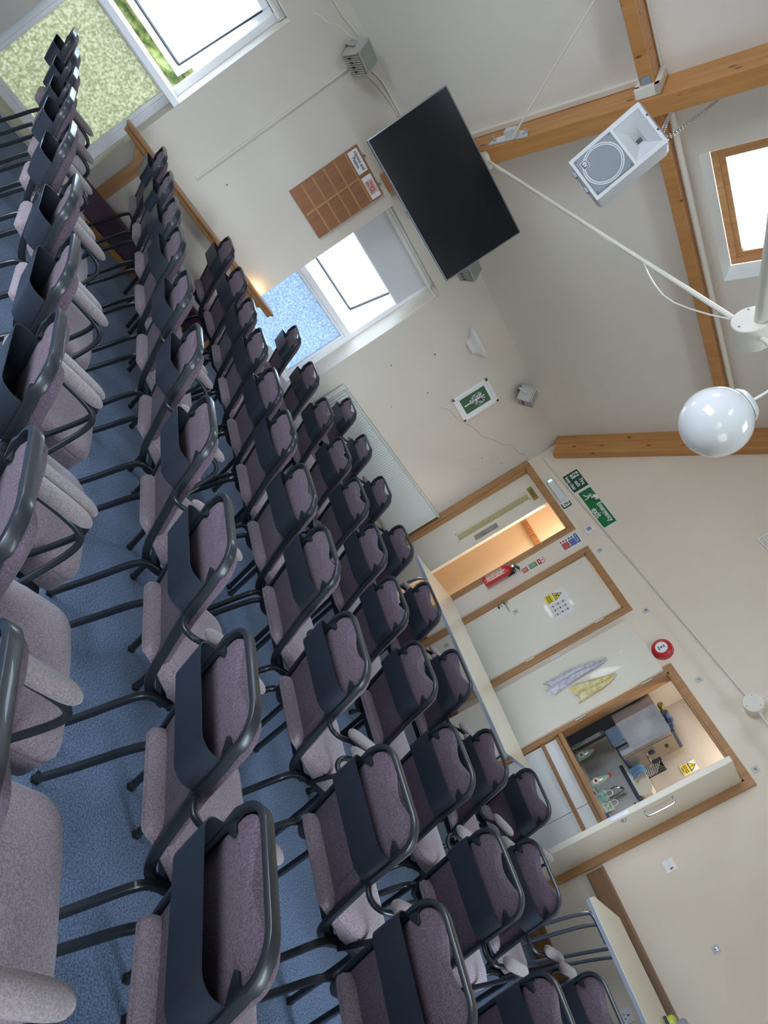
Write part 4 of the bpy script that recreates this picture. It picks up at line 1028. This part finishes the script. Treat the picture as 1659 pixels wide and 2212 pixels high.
P_ = [Vector((0.70+2.9*i/14, -3.60, 2.80+0.085*i/14 - 0.012*math.sin(i*1.7)-(0.09*math.sin((i-10)/4*PI) if 10 < i < 14 else 0))) for i in range(15)]
tube(bm, smooth_path(P_, 1), 0.004, 6); finish(bm, 'tied_cable', M['rodw'], t1, smooth=True)
bm = bmesh.new(); tube(bm, [(3.72, -3.68, 2.945), (3.98, -4.27, 2.925)], 0.005, 6); finish(bm, 'strut_cable', M['white'], t1)
rods('roof_tie', 'thinner white tie rods meeting at a small hub on the gable wall',
     [[(0.205, -0.13, 2.205), (3.65, -0.13, 2.375)], [(3.75, -0.13, 2.375), (7.1, -0.13, 2.2)], [(3.70, -0.13, 2.43), (3.70, -0.13, 6.3)]], 0.009, (3.705, -0.12, 2.38), 0.078, 0.07)
# diagonal wind brace
wb = tag(empty('wind_brace', (0, 0, 0)), 'thin white diagonal brace rod bolted to the rafter above the television', 'brace rod')
bm = bmesh.new(); tube(bm, [(0.80, -3.70, 2.99), (1.264, -4.333, 3.625), (2.192, -5.599, 4.895)], 0.0085, 10); finish(bm, 'rod', M['rodw'], wb, smooth=True)
bm = bmesh.new()
vs = [Vector(p) for p in ((0.66, -3.69, 2.93), (0.92, -3.69, 3.14), (0.80, -3.75, 3.06))]
prism(bm, [(0.62, 2.86), (0.87, 3.08), (0.80, 3.12), (0.70, 3.06), (0.60, 2.93)], -3.685, -3.672)
prism(bm, [(0.72, 2.97), (0.80, 3.04), (0.76, 3.07), (0.69, 3.01)], -3.74, -3.684)
finish(bm, 'brace_plate', M['spk'], wb)
bm = bmesh.new()
for x, z in ((0.64, 2.91), (0.83, 3.09)): lathe(bm, [(0.014, 0), (0.014, -0.012), (0.009, -0.013), (0.009, -0.035)], 8, 'Y', (x, -3.686, z))
finish(bm, 'bolt', M['alu'], wb)

# globe pendant
gl = tag(empty('globe_pendant', (4.04, -3.60, 2.48)), 'white opal glass globe lamp hanging on a thin rod', 'pendant lamp')
bm = bmesh.new(); bmesh.ops.create_uvsphere(bm, u_segments=48, v_segments=32, radius=0.149); finish(bm, 'globe', M['opal'], gl, smooth=True)
bm = bmesh.new(); lathe(bm, [(0.05, 0.138), (0.075, 0.132), (0.078, 0.137), (0.06, 0.156), (0.012, 0.165)], 30); finish(bm, 'gallery_cap', M['white'], gl, smooth=True)
bm = bmesh.new(); tube(bm, [(0, 0, 0.16), (0, 0, 2.6)], 0.0055, 8); finish(bm, 'drop_rod', M['white'], gl, smooth=True)

# loudspeaker
sx_ = Vector((0.743, 0.668, 0.049)).normalized(); sz_ = Vector((0.139, -0.225, 0.964)); sz_ = (sz_-sx_*sz_.dot(sx_)).normalized(); sy_ = sz_.cross(sx_)
mw = Matrix((sx_, sy_, sz_)).transposed().to_4x4(); mw.translation = Vector((2.324, -3.964, 3.08))
ls = tag(empty('loudspeaker', mw=mw), 'white loudspeaker hung by chains beneath the ceiling', 'loudspeaker')
bm = bmesh.new()
hw, hh = 0.143, 0.230
def rr(s, y, t=1.0): return [(x*s, y, z*t) for x, z in rrect(-hw, hw, -hh, hh, 0.028, 4)]
# cabinet with the horn mouth recessed
fr = rr(1.0, 0.0)
loft(bm, [rr(0.97, -0.008, 0.98), rr(1.0, 0.0), rr(1.0, 0.145), rr(0.985, 0.155, 0.985), rr(0.96, 0.19, 0.97), rr(0.62, 0.28, 0.9)], cap=False)
F = [bm.verts.new(p) for p in rr(0.62, 0.28, 0.9)]; bm.faces.new(F)
hx, hz0, hz1 = 0.112, 0.045, 0.205
# baffle with rectangular hole: strips
box(bm, -hw*0.965, -hx, -0.009, 0.004, hz0, hh*0.97); box(bm, hx, hw*0.965, -0.009, 0.004, hz0, hh*0.97)
box(bm, -hx, hx, -0.009, 0.004, hz1, hh*0.97); box(bm, -hw*0.965, hw*0.965, -0.009, 0.004, -hh*0.97, hz0)
finish(bm, 'cabinet', M['spk'], ls, smooth=True)
bm = bmesh.new()
o_ = [(-hx, -0.006, hz0), (hx, -0.006, hz0), (hx, -0.006, hz1), (-hx, -0.006, hz1)]
m_ = [(-0.05, 0.055, 0.10), (0.05, 0.055, 0.10), (0.05, 0.055, 0.155), (-0.05, 0.055, 0.155)]
i_ = [(-0.012, 0.10, 0.115), (0.012, 0.10, 0.115), (0.012, 0.10, 0.145), (-0.012, 0.10, 0.145)]
loft(bm, [o_, m_, i_], cap=False); hn = finish(bm, 'horn', M['spk'], ls)
bx('horn_throat', M['black'], (-0.012, 0.012, 0.098, 0.102, 0.114, 0.146), hn)
gr = bx('woofer_grille', M['grille'], (-0.116, 0.116, -0.016, -0.009, -0.205, 0.030), ls, bev=0.003)
bm = bmesh.new()
for r_ in (0.109, 0.099):
    P_ = [(r_*math.cos(a*PI/30), -0.017, -0.088+r_*math.sin(a*PI/30)) for a in range(60)]
    sweep(bm, P_, [(math.cos(a*PI/30), 0, math.sin(a*PI/30)) for a in range(60)], [(0.003, 0.001), (-0.003, 0.001), (-0.003, -0.001), (0.003, -0.001)], closed=True)
finish(bm, 'woofer_ring', M['spk'], gr)
bm = bmesh.new()
for x in (-0.106, 0.106):
    for z in (-0.195, 0.02): lathe(bm, [(0.0045, -0.016), (0.0045, -0.018)], 8, 'Y', (x, 0, z))
for x in (-0.05, 0.05): lathe(bm, [(0.006, -0.009), (0.006, -0.0105)], 10, 'Y', (x, 0, 0.218))
finish(bm, 'screws', M['black'], ls)
lg = bx('logo_badge', M['navy'], (-0.080, -0.042, -0.0195, -0.0175, -0.182, -0.150), ls)
text('EV', 0.026, M['white'], ls, (-0.061, -0.0205, -0.166), bold=0.0008)
bm = bmesh.new()
for d in ((-0.083, -0.039, -0.0185, -0.0172, -0.185, -0.183), (-0.083, -0.039, -0.0185, -0.0172, -0.149, -0.147), (-0.083, -0.081, -0.0185, -0.0172, -0.185, -0.147), (-0.041, -0.039, -0.0185, -0.0172, -0.185, -0.147)): box(bm, *d)
finish(bm, 'badge_border', M['white'], ls)
bm = bmesh.new()
for x in (-0.08, 0.03): box(bm, x, x+0.035, 0.0, 0.03, -hh-0.012, -hh+0.004, bev=0.003)
finish(bm, 'foot', M['edge'], ls)
# chain
def chain(name, label, a, b, n, sag=0.0):
    a, b = Vector(a), Vector(b); bm = bmesh.new(); L_ = (b-a); st = L_/n
    t = L_.normalized(); ref = Vector((0, 0, 1)); u = t.cross(ref).normalized(); v = t.cross(u)
    ll = st.length*0.72
    for i in range(n):
        c_ = a+st*(i+0.5); c_.z -= sag*math.sin(PI*(i+0.5)/n); q = u if i % 2 == 0 else v
        P_ = [c_+t*(ll*math.cos(k*PI/5))+q*(ll*0.42*math.sin(k*PI/5)) for k in range(10)]
        o_ = [(p-c_).normalized() for p in P_]; r0 = 0.0022
        sweep(bm, P_, o_, [(r0, 0), (0, r0), (-r0, 0), (0, -r0)], closed=True)
    return tag(finish(bm, name, M['chrome'], smooth=True), label, 'chain')
chain('hanging_chain', 'steel chain rising from the loudspeaker to the ceiling', mw @ Vector((0.10, 0.06, 0.235)), (1.467, -3.404, 4.155), 40)
chain('safety_chain', 'short loop of steel chain at the loudspeaker top', mw @ Vector((0.06, 0.05, 0.235)), (1.61, -3.60, 3.76), 20)

# ------------------------------------------------------------------ signs and fittings on the gable wall
def plate(name, m_, x0, x1, z0, z1, label, cat, y=-0.003, group=None):
    return tag(bx(name, m_, (x0, x1, y, 0.0, z0, z1)), label, cat, group)
def runner(bm, cx, cz, s, y, flip=1):
    """running figure: head, body and limbs as strokes"""
    def st(a, b, w_):
        a = Vector((cx+flip*a[0]*s, 0, cz+a[1]*s)); b = Vector((cx+flip*b[0]*s, 0, cz+b[1]*s)); d = (b-a).normalized(); n_ = Vector((-d.z, 0, d.x))*w_*s
        vs = [bm.verts.new((p.x, y, p.z)) for p in (a-n_-d*w_*s*.5, b-n_+d*w_*s*.5, b+n_+d*w_*s*.5, a+n_-d*w_*s*.5)]; bm.faces.new(vs)
        vs2 = [bm.verts.new((p.x, y-0.0006, p.z)) for p in (a-n_-d*w_*s*.5, b-n_+d*w_*s*.5, b+n_+d*w_*s*.5, a+n_-d*w_*s*.5)]; bm.faces.new(vs2[::-1])
        for j in range(4): bm.faces.new([vs[j], vs[(j+1) % 4], vs2[(j+1) % 4], vs2[j]])
    hd = [(cx+flip*0.12*s+0.09*s*math.cos(a*PI/6), cz+0.40*s+0.09*s*math.sin(a*PI/6)) for a in range(12)]
    prism(bm, hd, y-0.0006, y)
    for a, b, w_ in (((0.05, 0.27), (-0.08, 0.0), 0.075), ((0.05, 0.26), (-0.16, 0.24), 0.035), ((-0.16, 0.24), (-0.26, 0.10), 0.035), ((0.07, 0.25), (0.20, 0.10), 0.035), ((0.20, 0.10), (0.32, 0.14), 0.035),
                     ((-0.08, 0.0), (0.10, -0.14), 0.05), ((0.10, -0.14), (0.10, -0.38), 0.045), ((-0.08, -0.02), (-0.22, -0.22), 0.05), ((-0.22, -0.22), (-0.42, -0.26), 0.045)): st(a, b, w_)
em = plate('emergency_exit_sign', M['paper'], 0.825, 1.412, 2.284, 2.443, 'long green Emergency exit sign with running figure', 'sign')
bx('green_field', M['green'], (0.831, 1.406, -0.0045, -0.003, 2.290, 2.437), em)
bm = bmesh.new()
prism(bm, [(0.925, 2.345), (0.965, 2.345), (0.965, 2.437), (1.035, 2.437), (1.035, 2.345), (1.01, 2.345), (1.01, 2.415), (0.985, 2.415), (0.985, 2.345)][:5] + [(1.035, 2.41)], -0.0055, -0.0045)
finish(bm, 'doorway_shape', M['paper'], em)
bm = bmesh.new(); runner(bm, 0.945, 2.362, 0.135, -0.0058); finish(bm, 'running_figure', M['paper'], em)
text('Emergency', 0.074, M['paper'], em, (1.225, -0.0055, 2.402), bold=0.0014, xs=0.9)
text('exit', 0.092, M['paper'], em, (1.185, -0.0055, 2.325), bold=0.0018)
fx = plate('fire_exit_sign', M['green2'], 0.505, 0.790, 2.262, 2.440, 'green Fire exit keep clear sign by the rafter foot', 'sign')
bx('doorway_panel', M['paper'], (0.535, 0.605, -0.0045, -0.003, 2.335, 2.425), fx)
bm = bmesh.new(); runner(bm, 0.57, 2.378, 0.10, -0.0048); finish(bm, 'running_figure', M['green2'], fx)
text('Fire', 0.062, M['paper'], fx, (0.705, -0.0045, 2.405), bold=0.001)
text('exit', 0.062, M['paper'], fx, (0.700, -0.0045, 2.352), bold=0.001)
text('keep clear', 0.054, M['paper'], fx, (0.648, -0.0045, 2.294), bold=0.0008)
sxg = tag(empty('exit_symbol_sign', (0, 0, 0)), 'small green running figure sign beside the emergency lamp', 'sign')
bm = bmesh.new(); prism(bm, rrect(0.822, 0.918, 2.072, 2.175, 0.015), -0.003, 0); finish(bm, 'sign_plate', M['green2'], sxg)
bx('doorway_panel', M['paper'], (0.84, 0.90, -0.0045, -0.003, 2.085, 2.163), sxg)
bm = bmesh.new(); runner(bm, 0.868, 2.122, 0.082, -0.0048); finish(bm, 'running_figure', M['green2'], sxg)
el = tag(empty('emergency_light', (0.645, 0, 2.125)), 'white bulkhead emergency light above the toilet door', 'emergency light')
bm = bmesh.new(); rings = []
for y, s in ((0.0, 1.0), (-0.02, 1.0), (-0.05, 0.86), (-0.06, 0.7)):
    rings.append([(x*(0.94+0.06*s), y, z*s) for x, z in rrect(-0.19, 0.19, -0.05, 0.05, 0.02, 3)])
loft(bm, rings); finish(bm, 'diffuser', mat('ribbed_diffuser', lin(220, 222, 218), 0.2, coat=0.6), el, smooth=True)
bm = bmesh.new(); prism(bm, rrect(-0.2, 0.2, -0.056, 0.056, 0.02, 3), -0.012, 0.0); finish(bm, 'backplate', M['white'], el)
bx('green_indicator', mat('indicator_led', lin(90, 230, 120), 0.3, emit=((0.15, 1.0, 0.35, 1), 1.5)), (-0.150, -0.125, -0.064, -0.058, -0.02, 0.02), el, bev=0.003)
sw = tag(bx('light_switch', M['white'], (1.291, 1.382, -0.03, 0, 2.116, 2.208), bev=0.006), 'white surface mounted switch above the fire action notice', 'switch')
bx('rocker', M['edge'], (1.315, 1.36, -0.036, -0.03, 2.14, 2.185), sw, bev=0.003)
# fire action notice
fa = plate('fire_action_notice', M['paper'], 1.268, 1.41, 1.825, 2.045, 'blue and red fire action notice between the two doors', 'notice')
bx('blue_header', M['blue'], (1.275, 1.403, -0.0045, -0.003, 1.995, 2.03), fa)
bm = bmesh.new(); box(bm, 1.315, 1.403, -0.0045, -0.003, 1.92, 1.99); finish(bm, 'blue_panel', M['blue'], fa)
bm = bmesh.new(); box(bm, 1.315, 1.403, -0.0045, -0.003, 1.838, 1.912); finish(bm, 'red_panel', M['red'], fa)
text('Fire Action', 0.023, M['paper'], fa, (1.339, -0.005, 2.012), bold=0.0004)
bm = bmesh.new()
for k in range(5): box(bm, 1.32, 1.398, -0.0052, -0.0045, 1.927+k*0.0135, 1.929+k*0.0135)
for k in range(4): box(bm, 1.32, 1.398, -0.0052, -0.0045, 1.848+k*0.016, 1.850+k*0.016)
finish(bm, 'print_lines', M['paper'], fa)
bm = bmesh.new()
for k, z in enumerate((1.845, 1.875, 1.905)): lathe(bm, [(0.011, -0.0045), (0.011, -0.003)], 12, 'Y', (1.293, 0, z))
finish(bm, 'red_symbols', M['red'], fa)
bm = bmesh.new()
for z in (1.94, 1.97): box(bm, 1.282, 1.304, -0.0045, -0.003, z-0.010, z+0.010)
finish(bm, 'green_symbols', M['green'], fa)
es = plate('extinguisher_sign', M['red'], 1.325, 1.395, 1.538, 1.613, 'white on red extinguisher location sign, topmost of three', 'sign')
bx('white_panel', M['paper'], (1.330, 1.390, -0.0045, -0.003, 1.575, 1.608), es)
text('FIRE', 0.02, M['paper'], es, (1.36, -0.005, 1.556), bold=0.0005)
bm = bmesh.new(); box(bm, 1.353, 1.366, -0.0055, -0.0045, 1.58, 1.603); finish(bm, 'symbol', M['red'], es)
gs = plate('extinguisher_sign', M['green'], 1.328, 1.39, 1.438, 1.524, 'small green instruction sign, middle of three above the extinguisher', 'sign')
bm = bmesh.new()
for k in range(5): box(bm, 1.334, 1.384, -0.0045, -0.003, 1.447+k*0.015, 1.452+k*0.015)
finish(bm, 'print_lines', M['paper'], gs)
rs = plate('extinguisher_sign', M['red'], 1.331, 1.392, 1.357, 1.418, 'small red instruction sign, lowest of three above the extinguisher', 'sign')
bm = bmesh.new()
for k in range(3): box(bm, 1.337, 1.386, -0.0045, -0.003, 1.367+k*0.015, 1.371+k*0.015)
finish(bm, 'print_lines', M['paper'], rs)
# chemicals notice
cn = tag(bx('chemicals_notice', M['paper'], (1.772, 2.072, -0.0, 0.004, 1.398, 1.602)), 'harmful chemicals notice with yellow triangle on the cream door', 'notice')
bx('yellow_panel', M['yellow'], (1.778, 1.878, -0.0012, 0.0, 1.405, 1.485), cn)
text('Harmful\nchemicals', 0.024, M['dk'], cn, (1.828, -0.0016, 1.445), spacing=0.9, bold=0.0004)
bm = bmesh.new(); prism(bm, [(1.778, 1.495), (1.882, 1.495), (1.83, 1.588)], -0.0012, 0); finish(bm, 'triangle_border', M['dk'], cn)
bm = bmesh.new(); prism(bm, [(1.788, 1.501), (1.872, 1.501), (1.83, 1.577)], -0.0018, -0.0012); finish(bm, 'triangle', M['yellow'], cn)
text('X', 0.05, M['dk'], cn, (1.83, -0.002, 1.527), bold=0.002)
bm = bmesh.new()
for i in range(3):
    for j in range(3):
        cx, cz = 1.925+i*0.052, 1.44+j*0.056; s = 0.019
        P_ = [(cx-s, cz), (cx, cz+s), (cx+s, cz), (cx, cz-s)]
        for a, b in zip(P_, P_[1:]+P_[:1]):
            tube(bm, [(a[0], -0.0008, a[1]), (b[0], -0.0008, b[1])], 0.0012, 4)
dmd = finish(bm, 'hazard_diamonds', M['rprint'], cn)
bm = bmesh.new()
for i in range(3):
    for j in range(3):
        cx, cz = 1.925+i*0.052, 1.44+j*0.056
        box(bm, cx-0.007, cx+0.007, -0.0012, 0, cz-0.006, cz+0.007); box(bm, cx-0.018, cx+0.018, -0.0008, 0, cz-0.027, cz-0.0245)
finish(bm, 'hazard_symbols', M['dk'], cn)
# extinguisher
ex = tag(empty('fire_extinguisher', (1.300, -0.085, 0.955)), 'red fire extinguisher hung on the wall between the doors', 'fire extinguisher')
bm = bmesh.new(); lathe(bm, [(0.05, 0), (0.058, 0.006), (0.058, 0.265), (0.054, 0.285), (0.035, 0.31), (0.018, 0.32), (0.018, 0.335)], 32); finish(bm, 'cylinder', M['red'], ex, smooth=True)
bm = bmesh.new(); n = 14
for z0, z1, mi in ((0.04, 0.235, 0),):
    A = []; B = []
    for i in range(n+1):
        a = -PI*0.85+i/n*PI*0.62; A.append(bm.verts.new((0.0587*math.cos(a), 0.0587*math.sin(a), z0))); B.append(bm.verts.new((0.0587*math.cos(a), 0.0587*math.sin(a), z1)))
    for i in range(n): bm.faces.new([A[i], A[i+1], B[i+1], B[i]])
lb = finish(bm, 'body_label', mat('extinguisher_label', lin(206, 196, 170), 0.4, noise=(70, lin(190, 90, 80), 2)), ex)
bm = bmesh.new(); lathe(bm, [(0.020, 0.335), (0.020, 0.355), (0.012, 0.36)], 16); finish(bm, 'valve', M['chrome'], ex, smooth=True)
bm = bmesh.new(); prism(bm, [(-0.02, 0.355), (0.05, 0.40), (0.075, 0.395), (0.08, 0.385), (0.03, 0.36), (0.02, 0.35)], -0.010, 0.010); finish(bm, 'squeeze_grip', M['green2'], ex)
bm = bmesh.new(); prism(bm, [(0.0, 0.35), (0.075, 0.352), (0.075, 0.342), (0.01, 0.335)], -0.008, 0.008); tube(bm, smooth_path([(0.018, 0, 0.34), (0.05, -0.01, 0.335), (0.06, -0.01, 0.30)]), 0.008, 8); finish(bm, 'carry_handle', M['black'], ex)
bm = bmesh.new(); box(bm, -0.03, 0.03, 0.055, 0.084, 0.25, 0.33); finish(bm, 'wall_bracket', M['black'], ex)
# fire alarm sounder
al = tag(empty('fire_alarm', (2.888, 0, 2.063)), 'round red fire alarm sounder above the kitchen opening', 'fire alarm')
bm = bmesh.new(); lathe(bm, [(0.092, 0), (0.092, -0.02), (0.086, -0.05), (0.07, -0.062), (0.05, -0.058)], 40, 'Y'); finish(bm, 'sounder_body', M['red'], al, smooth=True)
bm = bmesh.new(); lathe(bm, [(0.052, -0.058), (0.052, -0.064)], 32, 'Y'); fc = finish(bm, 'sounder_face', M['paper'], al)
text('FIRE', 0.022, M['dk'], fc, (0, -0.065, -0.025), bold=0.0004); text('44', 0.026, M['dk'], fc, (0, -0.065, 0.022), bold=0.0006)
bm = bmesh.new(); lathe(bm, [(0.008, -0.064), (0.008, -0.066)], 12, 'Y'); finish(bm, 'centre_dot', M['dk'], fc)
# adhesive hooks
HK = [((1.621, 2.127), 'just right of the white switch'), ((2.464, 2.145), 'above the right corner of the closed cream door'), ((3.272, 2.166), 'above the left end of the kitchen opening'), ((4.088, 2.112), 'above the right end of the kitchen opening'),
      ((4.984, 1.196), 'low on the blank wall over the side table'), ((1.755, 1.093), 'on the cream door near its handle'), ((1.687, 0.30), 'low on the cream door behind the table')]
hkproto = None
for i, ((x, z), lb_) in enumerate(HK):
    h_ = tag(empty('adhesive_hook', (x, 0.0 if i < 5 else 0.004, z)), 'small clear adhesive hook ' + lb_, 'hook', 'clear adhesive hooks')
    if hkproto is None:
        bm = bmesh.new(); prism(bm, rrect(-0.024, 0.024, -0.027, 0.027, 0.006), -0.003, 0.0); me1 = finish(bm, 'hook_plate', M['hookc'], h_)
        bm = bmesh.new(); tube(bm, smooth_path([(0, -0.003, 0.008), (0, -0.012, 0.006), (0, -0.014, -0.012), (0, -0.022, -0.010)]), 0.0022, 6); box(bm, -0.010, 0.010, -0.005, -0.003, 0.002, 0.010); me2 = finish(bm, 'hook_pin', M['steel'], h_)
        hkproto = (me1, me2)
    else:
        for q in hkproto: c_ = q.copy(); C.objects.link(c_); c_.parent = h_
# wall switch and socket
fs_ = tag(bx('fused_switch', M['white'], (4.362, 4.451, -0.009, 0, 1.155, 1.241), bev=0.003), 'square switch plate with red neon right of the hatch', 'switch')
bx('rocker', M['paper'], (4.395, 4.412, -0.013, -0.009, 1.185, 1.212), fs_, bev=0.002); bx('neon', M['rprint'], (4.425, 4.435, -0.0105, -0.009, 1.19, 1.215), fs_)
bm = bmesh.new()
for x in (4.372, 4.441): lathe(bm, [(0.003, -0.009), (0.003, -0.011)], 8, 'Y', (x, 0, 1.198))
finish(bm, 'screw', M['edge'], fs_)
so_ = tag(bx('wall_socket', M['white'], (5.06, 5.15, -0.009, 0, 0.40, 0.486), bev=0.003), 'white three pin socket under the side table', 'socket')
bm = bmesh.new(); box(bm, 5.101, 5.109, -0.0098, -0.009, 0.452, 0.466); box(bm, 5.088, 5.097, -0.0098, -0.009, 0.428, 0.434); box(bm, 5.113, 5.122, -0.0098, -0.009, 0.428, 0.434)
finish(bm, 'pin_holes', M['dk'], so_)
# vent at the right edge
av = tag(empty('air_vent', (0, 0, 0)), 'white louvred air vent high on the gable wall', 'vent')
bm = bmesh.new()
for d in ((2.39, 2.62, 3.46, 3.475), (2.39, 2.62, 3.31, 3.325), (2.39, 2.405, 3.325, 3.46), (2.605, 2.62, 3.325, 3.46)): box(bm, d[0], d[1], -0.02, 0, d[2], d[3])
finish(bm, 'vent_frame', M['white'], av)
bm = bmesh.new()
for k in range(6): box(bm, 2.405, 2.605, -0.014, -0.002, 3.333+k*0.022, 3.341+k*0.022)
finish(bm, 'vent_louvres', M['white'], av)
# towels on the open leaf
for x, z, w0, w1_, h_, mt_, lab, sd in ((2.735, 1.595, 0.015, 0.17, 0.57, 'towelv', 'violet checked tea towel hanging on the open hatch leaf', 3), (2.905, 1.595, 0.015, 0.20, 0.38, 'towely', 'yellow checked tea towel hanging on the open hatch leaf', 8)):
    t_ = tag(empty('tea_towel', (x, -0.075, z)), lab, 'tea towel', 'tea towels on the hatch leaf')
    bm = bmesh.new(); drape(bm, w0, w1_, h_, n=18, mz=16, amp=0.012, seed=sd, depth=0.02); finish(bm, 'towel_cloth', M[mt_], t_, smooth=True)
    hk_ = tag(bx('towel_hook', M['hookc'], (x-0.016, x+0.016, -0.075, -0.062, z-0.02, z+0.02), bev=0.002), 'clear towel hook holding the %s tea towel' % mt_.replace('towelv', 'violet').replace('towely', 'yellow'), 'hook')
tag(bx('door_catch', M['white'], (2.730, 2.760, -0.075, -0.062, 1.725, 1.765), bev=0.003), 'small white catch near the top of the hatch leaf', 'catch')
tag(bx('door_sensor', M['white'], (2.425, 2.455, -0.02, 0, 1.17, 1.27), bev=0.003), 'slim white sensor between cream door and hatch leaf', 'sensor')

# marks on the window wall
bm = bmesh.new(); rn = random.Random(5)
def dot(y, z, r_):
    P_ = [(0.0012, y+r_*rn.uniform(.6, 1.2)*math.cos(k*PI/4), z+r_*rn.uniform(.6, 1.2)*math.sin(k*PI/4)) for k in range(8)]
    bm.faces.new([bm.verts.new(p) for p in P_])
for y, z, r_ in ((-1.95, 1.75, 0.012), (-2.12, 1.33, 0.010), (-1.60, 1.49, 0.010), (-1.70, 1.10, 0.009), (-4.35, 1.02, 0.009), (-0.55, 1.40, 0.007), (-0.42, 1.62, 0.008), (-0.35, 1.46, 0.006), (-0.30, 1.70, 0.006), (-0.20, 1.78, 0.007)): dot(y, z, r_)
finish(bm, 'plaster_chips', M['plaster_mark'], wall_left)
bm = bmesh.new(); P_ = [(-0.35, 1.98), (-0.30, 2.02), (-0.24, 1.99), (-0.15, 2.03), (-0.03, 2.02)]
P_ = [(-1.35, 1.52), (-1.25, 1.60), (-1.12, 1.60), (-1.0, 1.66), (-0.85, 1.72), (-0.7, 1.74), (-0.55, 1.85), (-0.42, 1.90), (-0.36, 1.99), (-0.2, 2.0), (-0.12, 2.06), (-0.02, 2.07)]
tube(bm, smooth_path([(0.0005, a, b) for a, b in P_], 1), 0.0016, 4); finish(bm, 'plaster_crack', M['plaster_mark'], wall_left)
